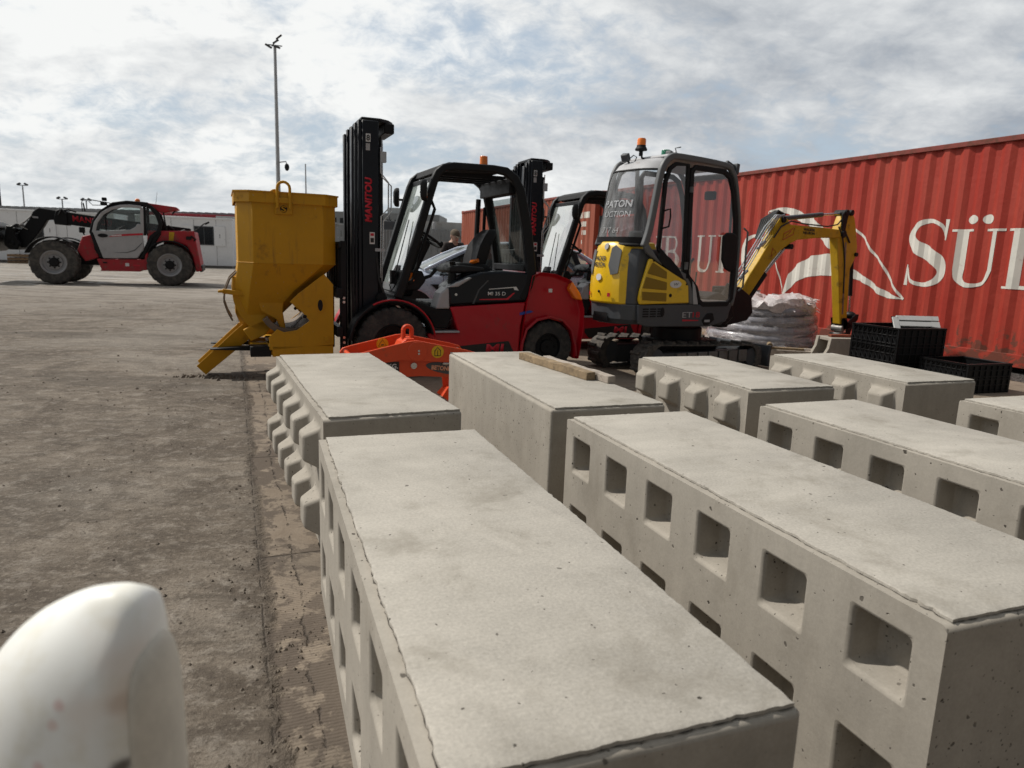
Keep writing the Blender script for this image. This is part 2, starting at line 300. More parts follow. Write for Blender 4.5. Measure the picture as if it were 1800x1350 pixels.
# ------------------------------------------------------------ mesh helpers
SPLIT = {'corner_post', 'side_plate', 'guard_crossbar', 'corner_trim', 'windscreen_frame', 'corner_casting', 'bottom_rail', 'top_rail', 'mast_inner_rail', 'mast_crossmember', 'post', 'bolt', 'rivet', 'roller', 'door_gap', 'idler', 'boom_hose_clip', 'mast_outer_rail', 'fork_arm', 'door_pillar', 'side_window', 'pipe_clamp', 'head_bracket', 'guard_hoop', 'control_lever', 'frame_panel', 'rail', 'bearer', 'deck_board', 'work_lamp_', 'axle_housing', 'ram_guard'}
class MB:
    def __init__(s): s.v = []; s.f = []; s.pc = []
    def add(s, vs, fs):
        s.pc.append((len(s.v), len(vs), len(s.f), len(fs)))
        o = len(s.v); s.v += [tuple(v) for v in vs]; s.f += [tuple(i+o for i in f) for f in fs]; return s
    def box(s, x0, x1, y0, y1, z0, z1):
        x0, x1 = sorted((x0, x1)); y0, y1 = sorted((y0, y1)); z0, z1 = sorted((z0, z1))
        return s.add([(x0, y0, z0), (x1, y0, z0), (x1, y1, z0), (x0, y1, z0), (x0, y0, z1), (x1, y0, z1), (x1, y1, z1), (x0, y1, z1)],
                     [(0, 3, 2, 1), (4, 5, 6, 7), (0, 1, 5, 4), (1, 2, 6, 5), (2, 3, 7, 6), (3, 0, 4, 7)])
    def obox(s, c, dx, dy, dz, rz=0, ry=0, rx=0):
        R = Matrix.Rotation(rz, 3, 'Z') @ Matrix.Rotation(ry, 3, 'Y') @ Matrix.Rotation(rx, 3, 'X')
        b = MB().box(-dx/2, dx/2, -dy/2, dy/2, -dz/2, dz/2); c = Vector(c)
        return s.add([c + R @ Vector(v) for v in b.v], b.f)
    def prism(s, pts, y0, y1):            # pts in x,z
        n = len(pts); vs = [(x, y0, z) for x, z in pts] + [(x, y1, z) for x, z in pts]
        return s.add(vs, [tuple(range(n)), tuple(range(2*n-1, n-1, -1))] + [(i, (i+1) % n, n+(i+1) % n, n+i) for i in range(n)])
    def hprism(s, pts, z0, z1):           # pts in x,y
        n = len(pts); vs = [(x, y, z0) for x, y in pts] + [(x, y, z1) for x, y in pts]
        return s.add(vs, [tuple(range(n)), tuple(range(2*n-1, n-1, -1))] + [(i, (i+1) % n, n+(i+1) % n, n+i) for i in range(n)])
    def loft(s, rings, cap=True, closed=True):
        n = len(rings[0]); vs = [p for r in rings for p in r]; fs = []
        for k in range(len(rings)-1):
            for i in range(n if closed else n-1):
                j = (i+1) % n; fs.append((k*n+i, k*n+j, (k+1)*n+j, (k+1)*n+i))
        if cap: fs += [tuple(range(n)), tuple(range(len(vs)-1, len(vs)-n-1, -1))]
        return s.add(vs, fs)
    def tube(s, path, r, n=8, closed=False, sq=None):
        P = [Vector(p) for p in path]; rs = r if isinstance(r, (list, tuple)) else [r]*len(P); rings = []; up = None
        for i, p in enumerate(P):
            a = P[i-1] if (i > 0 or closed) else p; b = P[(i+1) % len(P)] if (i < len(P)-1 or closed) else p
            t = (b-a).normalized()
            if up is None: up = Vector((0, 0, 1)) if abs(t.z) < .9 else Vector((1, 0, 0))
            x = up.cross(t)
            if x.length < 1e-5: x = Vector((1, 0, 0)).cross(t)
            x.normalize(); y = t.cross(x); up = y
            rings.append([p + (x*cos(2*pi*k/n) + y*sin(2*pi*k/n))*rs[i] for k in range(n)])
        if closed: rings.append(rings[0]); return s.loft(rings, False)
        return s.loft(rings)
    def ribbon(s, path, w, y0, y1):       # flat bar of width w following an x,z path
        P = [Vector((a, b)) for a, b in path]; ws = w if isinstance(w, (list, tuple)) else [w]*len(P); L, R_ = [], []
        for i, p in enumerate(P):
            a = P[max(0, i-1)]; b = P[min(len(P)-1, i+1)]; t = (b-a).normalized(); n = Vector((-t.y, t.x))*ws[i]/2
            L.append(p+n); R_.append(p-n)
        rings = [[(l.x, y0, l.y), (l.x, y1, l.y), (q.x, y1, q.y), (q.x, y0, q.y)] for l, q in zip(L, R_)]
        return s.loft(rings)
    def cyl(s, p0, p1, r0, r1=None, n=16): return s.tube([p0, p1], [r0, r0 if r1 is None else r1], n)
    def lathe(s, prof, c, axis='y', n=32, closed=False):
        rings = []
        for k in range(n):
            a = 2*pi*k/n; rg = []
            for r, h in prof:
                if axis == 'y': rg.append((c[0]+r*cos(a), c[1]+h, c[2]+r*sin(a)))
                elif axis == 'z': rg.append((c[0]+r*cos(a), c[1]+r*sin(a), c[2]+h))
                else: rg.append((c[0]+h, c[1]+r*cos(a), c[2]+r*sin(a)))
            rings.append(rg)
        rings.append(rings[0]); return s.loft(rings, False, closed)
    def ball(s, c, rx, ry, rz, n=12, m=8):
        rings = []
        for j in range(m+1):
            a = -pi/2 + pi*j/m; q = max(cos(a), .02); rings.append([(c[0]+rx*q*cos(2*pi*k/n), c[1]+ry*q*sin(2*pi*k/n), c[2]+rz*sin(a)) for k in range(n)])
        return s.loft(rings)
    def build(s, name, m, parent=None, bev=0., seg=2, ang=30, smooth=True, sub=0, label=None):
        if name in SPLIT and len(s.pc) > 1:
            for v0, nv, f0, nf in s.pc:
                q = MB(); q.v = s.v[v0:v0+nv]; q.f = [tuple(i-v0 for i in f) for f in s.f[f0:f0+nf]]; o = q.build(name, m, parent, bev, seg, ang, smooth, sub, label)
            return o
        me = bpy.data.meshes.new(name); bm = bmesh.new(); vs = [bm.verts.new(v) for v in s.v]
        for f in s.f:
            try: bm.faces.new([vs[i] for i in f])
            except ValueError: pass
        bmesh.ops.remove_doubles(bm, verts=bm.verts, dist=1e-5)
        bmesh.ops.recalc_face_normals(bm, faces=bm.faces); bm.to_mesh(me); bm.free()
        me.materials.append(K[m] if isinstance(m, str) else m)
        if smooth:
            me.polygons.foreach_set('use_smooth', [True]*len(me.polygons)); me.set_sharp_from_angle(angle=RD(ang))
        o = bpy.data.objects.new(name, me); COL.objects.link(o)
        if parent: o.parent = parent
        if bev:
            b = o.modifiers.new('bevel', 'BEVEL'); b.width = bev; b.segments = seg; b.limit_method = 'ANGLE'; b.angle_limit = RD(35)
        if sub: q = o.modifiers.new('sub', 'SUBSURF'); q.levels = sub; q.render_levels = sub
        if label: o['label'] = label
        return o
def thing(name, label, cat, loc=(0, 0, 0), yaw=0., group=None):
    o = bpy.data.objects.new(name, None); COL.objects.link(o); o.location = loc; o.rotation_euler = (0, 0, yaw); o.empty_display_size = .2
    o['label'] = label; o['category'] = cat
    if group: o['group'] = group
    return o
def tag(o, label, cat, group=None):
    o['label'] = label; o['category'] = cat
    if group: o['group'] = group
    return o
def kids(o): return [c for c in COL.objects if c.parent == o]
def dup(r, loc, yaw, label, skip=()):
    c = r.copy(); COL.objects.link(c); c.location = loc; c.rotation_euler = (0, 0, yaw); c['label'] = label
    def rec(a, b):
        for ch in kids(a):
            if ch.name.split('.')[0] in skip: continue
            d = ch.copy(); COL.objects.link(d); d.parent = b; rec(ch, d)
    rec(r, c); return c
def arc(cx, cz, r, a0, a1, n=12): return [(cx+r*cos(RD(a0+(a1-a0)*k/n)), cz+r*sin(RD(a0+(a1-a0)*k/n))) for k in range(n+1)]
def text(s, name, m, parent, pos, xd, up, w, h, shear=0., bold=0., th=.0015, sp_=1.):
    c = bpy.data.curves.new('t', 'FONT'); c.body = s; c.extrude = .0; c.offset = bold; c.space_character = sp_; c.resolution_u = 3
    o = bpy.data.objects.new('t', c); COL.objects.link(o); dg = bpy.context.evaluated_depsgraph_get()
    me = bpy.data.meshes.new_from_object(o.evaluated_get(dg)); bpy.data.objects.remove(o)
    xs = [v.co.x for v in me.vertices]; ys = [v.co.y for v in me.vertices]; x0, x1, y0, y1 = min(xs), max(xs), min(ys), max(ys)
    xd = Vector(xd).normalized(); up = Vector(up).normalized(); nn = xd.cross(up); pos = Vector(pos)
    bm = bmesh.new(); bm.from_mesh(me)
    for v in bm.verts:
        a = (v.co.x-x0)/(x1-x0)*w; b = (v.co.y-y0)/(y1-y0)*h; v.co = pos + xd*(a+shear*b) + up*b + nn*.002
    r = bmesh.ops.extrude_face_region(bm, geom=bm.faces[:]); 
    for e in r['geom']:
        if isinstance(e, bmesh.types.BMVert): e.co += nn*th
    bm.to_mesh(me); bm.free(); me.name = name; me.materials.clear(); me.materials.append(K[m])
    q = bpy.data.objects.new(name, me); COL.objects.link(q); q.parent = parent; return q
def decal(name, m, parent, pts, nn, th=.002):
    nn = Vector(nn); P = [Vector(p)+nn*.0015 for p in pts]; n = len(P)
    return MB().add(P+[p+nn*th for p in P], [tuple(range(n)), tuple(range(2*n-1, n-1, -1))]+[(i, (i+1) % n, n+(i+1) % n, n+i) for i in range(n)]).build(name, m, parent, smooth=False)
# ------------------------------------------------------------ setting
def structure(o): o['kind'] = 'structure'; return o
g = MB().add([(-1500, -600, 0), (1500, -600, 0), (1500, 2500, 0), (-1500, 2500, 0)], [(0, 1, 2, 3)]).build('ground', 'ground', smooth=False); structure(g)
gv = MB()
n = 40; P = []
for k in range(n+1):
    s_ = -3 + 17*k/n; q = Vector((2.12, 18.92, 0)) + Vector((.39, -.92, 0))*s_
    P.append((q.x-.55-.10*random.random(), q.y-.25, .004))
P += [(14, 3, .004), (14, 20, .004), (6, 26, .004)]
gv.add(P, [tuple(range(len(P)))]); structure(gv.build('gravel_strip', 'gravel', smooth=False))

def container(name, label, loc, yaw, m, L=12.19, D=2.44, H=2.90, group=None, z0=.08):
    """local x along the long side, near long side at y=0, body towards +y"""
    t = thing(name, label, 'shipping container', loc, yaw, group)
    n = int(round((L-.35)/.278)); p = (L-.35)/n; xs = [.175]; dep = [0.]
    pts = [(.175, .0)]
    for i in range(n):
        a = .175+i*p; pts += [(a+.07, 0.), (a+.07+.069, .036), (a+.07+.138, .036), (a+p, 0.)][:4]
    near = MB(); z1, z2 = z0+.16, z0+H-.075
    vs = [(x, .012+y, z1) for x, y in pts]+[(x, .012+y, z2) for x, y in pts]; k = len(pts)
    near.add(vs, [(i, i+1, k+i+1, k+i) for i in range(k-1)]); near.build('side_panel', m, t, smooth=False)
    far = MB(); far.add([(x, D-.012-y, z) for x, y, z in vs], [(i, i+1, k+i+1, k+i) for i in range(k-1)]); far.build('side_panel', m, t, smooth=False)
    e = MB()
    for yy in (0, D-.1): e.box(.1, L-.1, yy, yy+.1, z0+.0, z0+.165)
    for xx in (0, L-.12): e.box(xx, xx+.12, .1, D-.1, z0, z0+.16)
    e.build('bottom_rail', m, t, .006, 1)
    r = MB()
    for yy in (-.012, D-.088): r.box(.1, L-.1, yy, yy+.1, z0+H-.082, z0+H-.012)
    for xx in (0, L-.12): r.box(xx, xx+.12, .09, D-.09, z0+H-.13, z0+H-.013)
    r.build('top_rail', 'trail', t, .008, 1)
    ro = MB(); zz = z0+H-.045; q = [(x, .0+D*.03, zz-.02*(y > 0)) for x, y in pts]+[(x, D*.97, zz-.02*(y > 0)) for x, y in pts]
    ro.add(q, [(i, i+1, k+i+1, k+i) for i in range(k-1)]); ro.build('roof', m, t, smooth=False)
    po = MB()
    for xx in (0, L-.17):
        for yy in (0, D-.15): po.box(xx, xx+.17, yy, yy+.15, z0+.1, z0+H-.1)
    po.build('corner_post', m, t, .008, 1)
    ca = MB()
    for xx in (-.004, L-.176):
        for yy in (-.016, D-.146):
            for zz in (z0-.005, z0+H-.118): ca.box(xx, xx+.18, yy, yy+.162, zz, zz+.118)
    ca.build('corner_casting', m, t, .008, 1)
    ends = MB()
    for xx in (.03, L-.05):
        vs = []; m2 = 36
        for i in range(m2+1): yy = .15+(D-.3)*i/m2; vs.append((xx+(.03 if i % 4 in (1, 2) else 0), yy))
        ends.add([(x, y, z0+.16) for x, y in vs]+[(x, y, z0+H-.12) for x, y in vs], [(i, i+1, m2+2+i, m2+1+i) for i in range(m2)])
    ends.build('end_wall', m, t, smooth=False)
    fl = MB().box(.12, L-.12, .1, D-.1, z0+.12, z0+.16).build('underside', 'dsteel', t)
    t['p'] = p; t['n'] = n
    return t
def corr_depth(s_, p):
    a = (s_-.175) % p
    if a < .07: return 0.
    if a < .139: return .036*(a-.07)/.069
    if a < .208: return .036
    return .036*(p-a)/(p-.208)
def drape(name, m, parent, strokes, p, k0=0):
    """flat outline pieces in (s,z) cut at every corrugation fold and laid onto the steel"""
    bm = bmesh.new()
    for k, quads in enumerate(strokes):
        b2 = bmesh.new()
        for q in quads:
            try: b2.faces.new([b2.verts.new((x, 0, z)) for x, z in q])
            except ValueError: pass
        bmesh.ops.remove_doubles(b2, verts=b2.verts, dist=1e-5)
        bmesh.ops.triangulate(b2, faces=b2.faces)
        lo = min(v.co.x for v in b2.verts); hi = max(v.co.x for v in b2.verts)
        i0 = int((lo-.175)/p)-1
        while .175+i0*p < hi:
            for a in (0, .07, .139, .208):
                xx = .175+i0*p+a
                if lo < xx < hi:
                    bmesh.ops.bisect_plane(b2, geom=b2.verts[:]+b2.edges[:]+b2.faces[:], plane_co=(xx, 0, 0), plane_no=(1, 0, 0), dist=1e-5)
            i0 += 1
        for v in b2.verts: v.co.y = .012+corr_depth(v.co.x, p)-.0035-.0007*(k+k0)
        me = bpy.data.meshes.new('x'); b2.to_mesh(me); b2.free(); bm.from_mesh(me); bpy.data.meshes.remove(me)
    me = bpy.data.meshes.new(name); bm.to_mesh(me); bm.free(); me.materials.append(K[m])
    o = bpy.data.objects.new(name, me); COL.objects.link(o); o.parent = parent; return o
def stroke(path, ws):
    P = [Vector(p) for p in path]; ws = ws if isinstance(ws, (list, tuple)) else [ws]*len(P); L, R_ = [], []
    for i, p in enumerate(P):
        t = (P[min(i+1, len(P)-1)]-P[max(0, i-1)]).normalized(); n = Vector((-t.y, t.x))*ws[i]/2; L.append(p+n); R_.append(p-n)
    return [[tuple(L[i]), tuple(L[i+1]), tuple(R_[i+1]), tuple(R_[i])] for i in range(len(P)-1)]
def smooth(path, n=6):
    out = []; P = [Vector(p) for p in path]
    for i in range(len(P)-1):
        a, b, c, d = P[max(0, i-1)], P[i], P[i+1], P[min(len(P)-1, i+2)]
        for k in range(n):
            t = k/n; out.append(tuple(.5*((2*b)+(c-a)*t+(2*a-5*b+4*c-d)*t*t+(3*b-a-3*c+d)*t**3)))
    out.append(tuple(P[-1])); return out
def interp(ws, m):
    return [ws[min(int(i*(len(ws)-1)/(m-1)), len(ws)-2)]*(1-((i*(len(ws)-1)/(m-1)) % 1)) + ws[min(int(i*(len(ws)-1)/(m-1))+1, len(ws)-1)]*((i*(len(ws)-1)/(m-1)) % 1) if i < m-1 else ws[-1] for i in range(m)]
def rect(x0, x1, z0, z1): return [[(x0, z0), (x1, z0), (x1, z1), (x0, z1)]]
def serif(ch):      # unit-height roman capitals, list of strokes
    T, t, s = .17, .055, .05
    def stem(x, w=T, a=0., b=1., sf=.09, top=True, bot=True):
        r = [rect(x, x+w, a, b)]
        if top: r.append(rect(x-sf, x+w+sf, 1-s*.8, 1))
        if bot: r.append(rect(x-sf, x+w+sf, 0, s*.8))
        return r
    def cur(p, w, n=7):
        q = smooth(p, n); return stroke(q, interp(w, len(q)))
    if ch == 'U':
        return stem(.10, a=.28, bot=False)+stem(.66, .06, .28, 1, .11, True, False)+[cur([(.185, .29), (.20, .13), (.32, .035), (.48, .03), (.62, .10), (.69, .29)], [.17, .13, .09, .06, .06, .06])]
    if ch == 'D': return stem(.10)+[cur([(.26, .97), (.52, .955), (.74, .78), (.80, .5), (.74, .22), (.52, .045), (.26, .03)], [.06, .06, .13, .18, .13, .06, .06])]
    if ch == 'B': return stem(.10)+[cur([(.26, .97), (.48, .96), (.60, .87), (.62, .75), (.55, .60), (.26, .535)], [.05, .06, .12, .15, .08, .05]), cur([(.26, .54), (.52, .52), (.68, .40), (.70, .27), (.62, .08), (.26, .03)], [.05, .06, .14, .17, .10, .05])]
    if ch == 'R': return stem(.10)+[cur([(.26, .97), (.48, .96), (.62, .86), (.64, .73), (.55, .55), (.26, .49)], [.05, .06, .13, .16, .08, .05]), stroke([(.42, .50), (.80, .02)], [.10, .18]), rect(.72, .98, 0, .04)]
    if ch == 'G': return [cur([(.78, .72), (.74, .88), (.56, .97), (.34, .93), (.16, .75), (.14, .5), (.18, .25), (.36, .06), (.56, .03), (.78, .14)], [.04, .05, .06, .08, .15, .18, .15, .08, .06, .06]), rect(.70, .86, .06, .46), rect(.60, .94, .42, .46), stroke([(.80, .98), (.80, .66)], [.05, .02])]
    if ch == 'H': return stem(.10)+stem(.66)+[rect(.2, .72, .48, .53)]
    if ch == 'A': return [stroke([(.10, .02), (.44, 1.)], [.05, .06]), stroke([(.46, 1.), (.80, .02)], [.15, .17]), rect(.22, .66, .30, .345), rect(0, .24, 0, .04), rect(.62, .98, 0, .04)]
    if ch == 'M': return stem(.08, .05)+stem(.86)+[stroke([(.14, .98), (.52, .03)], [.15, .15]), stroke([(.52, .03), (.90, .98)], [.05, .05])]
    if ch == 'S': return [cur([(.80, .74), (.72, .90), (.50, .975), (.28, .92), (.17, .76), (.26, .61), (.50, .50), (.74, .37), (.81, .22), (.70, .07), (.46, .025), (.24, .09), (.14, .28)], [.03, .05, .06, .09, .15, .19, .21, .19, .15, .09, .06, .05, .03]), stroke([(.80, .99), (.80, .69)], [.07, .02]), stroke([(.14, .32), (.14, .005)], [.02, .07])]
def place(ch, x, z, w, h): return [[[(x+a*w, z+b*h) for a, b in q] for q in st] for st in serif(ch)]
ca = math.atan2(-.92, .39)
cA = container('shipping_container', 'red corrugated container with large white serif lettering and a white leaping emblem, beside the excavator', (2.12, 18.92, 0), ca, 'contA')
pA = cA['p']; st = []
for ch, x, w in (('H', .55, .72), ('A', 1.28, .72), ('M', 2.02, .88), ('B', 2.97, .80), ('U', 4.16, .72), ('R', 4.88, .72), ('G', 5.52, .80)):
    st.append((ch, x, 1.06, w, .74))
st += [('S', 9.06, 1.03, .80, .94), ('U', 9.80, 1.06, .86, .76), ('D', 10.55, 1.06, .84, .76)]
for ch, x, z, w, h in st: drape('lettering', 'wht', cA, place(ch, x, z, w, h), pA)
for x in (10.07, 10.27): drape('lettering', 'wht', cA, [[[(x+.075*cos(2*pi*k/18), 1.945+.06*sin(2*pi*k/18)) for k in range(18)]]], pA)
upper = [(6.23, 2.21), (6.42, 2.26), (6.62, 2.26), (6.84, 2.23), (7.07, 2.14), (7.3, 2.05), (7.45, 1.94), (7.66, 1.77), (7.86, 1.64), (7.89, 1.47), (7.68, 1.56), (7.49, 1.71), (7.36, 1.85), (7.14, 1.96), (6.95, 2.02), (6.71, 2.14), (6.51, 2.19), (6.27, 2.19)]
lower = [(6.76, .72), (6.86, 1.1), (7.02, 1.27), (7.35, 1.43), (7.69, 1.47), (7.9, 1.45), (8.13, 1.3), (8.35, 1.17), (8.49, 1.12), (8.68, 1.0), (8.86, .93), (9.17, .82), (8.9, .82), (8.73, .88), (8.53, 1.0), (8.36, 1.06), (8.16, 1.10), (7.95, 1.11), (7.57, 1.11), (7.23, 1.06), (6.99, .94), (6.81, .75)]
drape('emblem', 'wht', cA, [[upper], [lower], stroke(smooth([(6.23, 2.2), (6.28, 1.99), (6.39, 1.67), (6.55, 1.25), (6.77, .73)], 4), .022), stroke(smooth([(7.86, 1.68), (8.12, 1.86), (8.3, 1.77), (8.44, 1.64), (8.55, 1.5), (8.74, 1.34), (8.88, 1.15), (9.01, .99), (9.17, .82)], 4), .035)], pA)
cb = math.atan2(-.935, .355)
cB = container('shipping_container', 'rust brown corrugated container with small white codes, behind the second forklift', (-2.34, 30.15, 0), cb, 'contB', group=None)
pB = cB['p']
for k, (x, z, w, h) in enumerate(((11.25, 2.30, .10, .16), (11.40, 2.30, .10, .16), (11.55, 2.30, .30, .16), (11.35, 2.08, .10, .13), (11.50, 2.08, .14, .13), (11.42, 1.86, .08, .12), (11.54, 1.86, .1, .12), (11.42, 1.62, .08, .1))): drape('code_mark', 'wht', cB, [rect(x, x+w, z, z+h)], pB)
drape('warning_mark', 'yelp', cB, [[[(11.50, 1.05), (11.80, 1.05), (11.65, 1.38)]]], pB)
for k in range(7):
    x = .8+k*1.45; drape('lettering', 'wht', cB, [stroke(arc(x+.5, .72, .30, 20+40*(k % 3), 330-30*(k % 2), 12), .10)] if k % 2 else [rect(x, x+.14, .4, 1.05), rect(x, x+.7, .98, 1.05)], pB)

# site cabins and what stands behind them
cy = RD(14.9); CA = Vector((-25.97, 35.75, 0)); cu = Vector((cos(cy), sin(cy), 0)); cn = Vector((-sin(cy), cos(cy), 0))
def cabin(label, s0, s1, wins, H=2.62, door=None):
    t = thing('site_cabin', label, 'site cabin', CA+cu*s0, cy, 'white site cabins across the yard'); L = s1-s0
    b = MB(); b.box(0, L, .03, 2.7, .12, H-.06); b.build('body', 'cabin', t, .01, 1)
    f = MB(); f.box(-.02, L+.02, -.01, 2.74, H-.06, H+.03); f.build('roof_trim', 'cabin', t, .01, 1)
    q = MB(); q.box(.05, L-.05, .1, 2.6, 0, .12); q.build('base_frame', 'dsteel', t)
    c = MB(); x = .6
    while x < L-.3:
        c.box(x, x+.012, .022, .031, .14, H-.08); x += 1.1
    c.build('panel_seam', 'grey', t)
    MB().box(0, .09, .008, .032, .12, H-.065).box(L-.09, L, .008, .032, .12, H-.065).build('corner_trim', 'cabin', t)
    for a, b_, z0, z1, sh in wins:
        a -= s0; b_ -= s0
        fr = MB(); w = .05; fr.box(a, b_, .0, .04, z0, z0+w).box(a, b_, .0, .04, z1-w, z1).box(a, a+w, .002, .04, z0+w, z1-w).box(b_-w, b_, .002, .04, z0+w, z1-w).box((a+b_)/2-.02, (a+b_)/2+.02, .004, .04, z0+w, z1-w)
        W_ = fr.build('window_frame', 'dgrey', t); MB().box(a+w, b_-w, .022, .03, z0+w, z1-w).build('pane', 'dkwin', W_)
        for x0, x1 in sh:
            s_ = MB().box(x0-s0, x1-s0, -.03, .012, z0-.03, z1+.03).build('shutter', 'cabin', t, .006, 1)
            MB().box((x0+x1)/2-s0-.01, (x0+x1)/2-s0+.01, -.045, -.028, (z0+z1)/2-.1, (z0+z1)/2+.1).build('bolt', 'dgrey', s_)
    return t
cabin('long white cabin with one shuttered window behind the telehandler arm', -5.2, 5.3, [(1.35, 2.05, 1.22, 2.12, [(2.08, 2.62)])])
cabin('small white cabin with a two-pane window behind the telehandler tail', 6.3, 11.0, [(9.12, 10.08, 1.20, 2.18, [(8.52, 9.09), (10.11, 10.66)])])
p_ = thing('wooden_pallet', 'brown timber pallets stacked against the long white cabin', 'pallet', CA+cu*.75-cn*1.1, cy)
for z in (0, .16, .32):
    b = MB()
    for k in range(3): b.box(0, 1.1, k*.45, k*.45+.1, z, z+.09)
    b.build('bearer', 'palw', p_)
    b = MB()
    for k in range(6): b.box(k*.2, k*.2+.12, 0, 1., z+.09, z+.12)
    b.build('deck_board', 'palw', p_)
def simple_cont(label, loc, yaw, L, H, m, z0=0., group=None, patch=False):
    t = thing('shipping_container', label, 'shipping container', loc, yaw, group); pts = []
    n = int(L/.28)
    for i in range(n+1): pts += [(.1+i*(L-.2)/n, 0), (.1+(i+.25)*(L-.2)/n, 0), (.1+(i+.5)*(L-.2)/n, .035), (.1+(i+.75)*(L-.2)/n, .035)]
    pts = [q for q in pts if q[0] <= L-.1]; k = len(pts)
    b = MB().add([(x, y+.01, z0+.1) for x, y in pts]+[(x, y+.01, z0+H-.1) for x, y in pts], [(i, i+1, k+i+1, k+i) for i in range(k-1)])
    b.build('side_panel', m, t, smooth=False)
    MB().box(0, L, .06, 2.4, z0+.05, z0+H-.03).build('body', m, t)
    f = MB().box(.1, L-.1, -.01, .05, z0, z0+.12).box(.1, L-.1, -.01, .05, z0+H-.12, z0+H).box(0, .1, -.012, .05, z0, z0+H+.002).box(L-.1, L, -.012, .05, z0, z0+H+.002); f.build('frame', m, t, .006, 1)
    if patch: MB().box(L-2.3, L-1.2, -.015, -.0105, z0+H-.5, z0+H-.05).build('faded_patch', 'rub' if 0 else 'sheet', t)
    return t
simple_cont('crimson container with a pale patch behind the small white cabin', CA+cu*6.0+cn*3.4, cy, 6.06, 2.93, 'rcont', patch=True)
simple_cont('dark container at the bottom of the stack beyond the grey roof', (-53.2, 60, 0), RD(0), 8.5, 2.88, 'dcont')
simple_cont('dark container on top of the stack beyond the grey roof', (-53.2, 60, 0), RD(0), 8.5, 2.88, 'dcont', z0=2.885)
gr = thing('warehouse', 'long low grey flat-roofed building behind the white cabins', 'building', (-44, 46.0, 0), RD(-3))
MB().box(0, 30, 0, 10, 0, 3.0).build('wall', 'fence', gr)
rf = MB(); rf.box(-.3, 30.3, -.3, 10.3, 3.0, 3.14)
for k in range(62): rf.box(-.25+k*.49, -.05+k*.49, -.28, 10.2, 3.141, 3.18)
rf.build('roof', 'roof', gr)
for k in range(5): MB().box(3+k*5.6, 4.3+k*5.6, -.04, .0, 1.0, 2.0).build('window', 'dkwin', gr)
# floodlight masts
def flood(name, label, loc, h, r0, r1, scale=1., dome=None, group=None):
    t = thing(name, label, 'light mast', loc, 0, group)
    MB().cyl((0, 0, 0), (0, 0, h), r0, r1, 14).build('pole', 'galv', t)
    MB().box(-.2*scale, .2*scale, -.2*scale, .2*scale, 0, .03).build('base_plate', 'galv', t)
    MB().obox((0, 0, h+.05*scale), 1.3*scale, .08*scale, .08*scale, .3, 0, 0).obox((0, 0, h+.3*scale), .9*scale, .08*scale, .08*scale, -.4, -.7, 0).build('head_bracket', 'dgrey', t)
    for x, z, a in ((-.55, -.05, .5), (.12, .35, -.6), (.42, .75, -.7), (.2, -.1, .3)):
        MB().obox((x*scale, -.1*scale, h+z*scale), .62*scale, .30*scale, .16*scale, .2, a, .3).build('floodlight', 'dgrey', t, .01, 1)
    if dome:
        d = MB().tube([(r0*.8, 0, dome+.25), (.45, 0, dome+.3), (.5, 0, dome+.1)], .035).build('camera_arm', 'galv', t)
        MB().ball((.5, 0, dome), .13, .13, .2).build('camera_dome', 'blk', d)
    return t
flood('floodlight_mast', 'tall tapering grey floodlight mast with a dome camera, rising behind the yellow skip', (-13.25, 40, 0), 11.75, .14, .075, .58, 5.55)
for i, (px, h, lab) in enumerate(((-41.1, 5.5, 'slim floodlight mast with two lamps beside the dark container stack'), (-37.9, 4.5, 'short floodlight mast over the telehandler arm'), (-35.9, 4.45, 'short floodlight mast just in front of the telehandler cab'))):
    t = thing('floodlight_mast', lab, 'light mast', (px, 60, 0), 0, 'small floodlight masts beyond the cabins')
    MB().cyl((0, 0, 0), (0, 0, h), .07, .05, 8).build('pole', 'galv', t)
    MB().obox((0, 0, h), .7, .05, .05).build('crossbar', 'dgrey', t)
    for s_ in (-1, 1): MB().obox((.3*s_, 0, h+.1), .26, .2, .12, 0, .5*s_, 0).build('floodlight', 'dgrey', t)
tag(MB().cyl((-17.6, 60, 0), (-17.6, 60, 8.0), .09, .05, 8).build('mast', 'galv'), 'thin grey mast between the yellow skip and the forklift mast', 'mast')
tag(MB().cyl((-14.35, 38.35, 0), (-14.35, 38.35, 3.3), .05, .03, 8).cyl((-14.35, 38.35, 1.2), (-14.35, 38.35, 1.9), .13, .13, 8).build('slim_post', 'dgrey'), 'slim dark post at the right end of the small white cabin', 'post')
# yard fence between the skip and the brown container
fe = thing('palisade_fence', 'grey palisade fence with pale sheeting behind the silver car', 'fence', (-17.5, 36.9, 0), RD(-2))
b = MB()
for k in range(58): b.box(6.3+k*.16, 6.43+k*.16, 0, .02, .05, 2.35+.05*(k % 2))
b.build('pales', 'fence', fe)
b = MB()
for x in (6.1, 9.35, 10.4, 12.1, 13.2, 14.9): b.box(x, x+.14, .02, .16, 0, 2.75)
b.build('post', 'galv', fe, .01, 1)
MB().box(6.1, 15, .025, .06, .5, .56).box(6.1, 15, .025, .06, 1.8, 1.86).build('rail', 'galv', fe)
sh = MB()
nx = 16; vs = []
for k in range(nx+1):
    x = 10.4+4.7*k/nx; zt = 2.42+.45*min(1, k/5)-.12*(k/nx)
    vs += [(x, .35+.03*(k % 2), 1.1), (x, .35+.03*(k % 2), zt), (x, .38+.03*(k % 2), zt), (x, .38+.03*(k % 2), 1.1)]
sh.loft([vs[4*i:4*i+4] for i in range(nx+1)]); sh.build('sheeting', 'sheet', fe, smooth=False)
kb = thing('metal_hoarding', 'plain grey ribbed steel hoarding just right of the forklift mast', 'hoarding', (-6.1, 30.2, 0), RD(-2))
b = MB(); pts = []
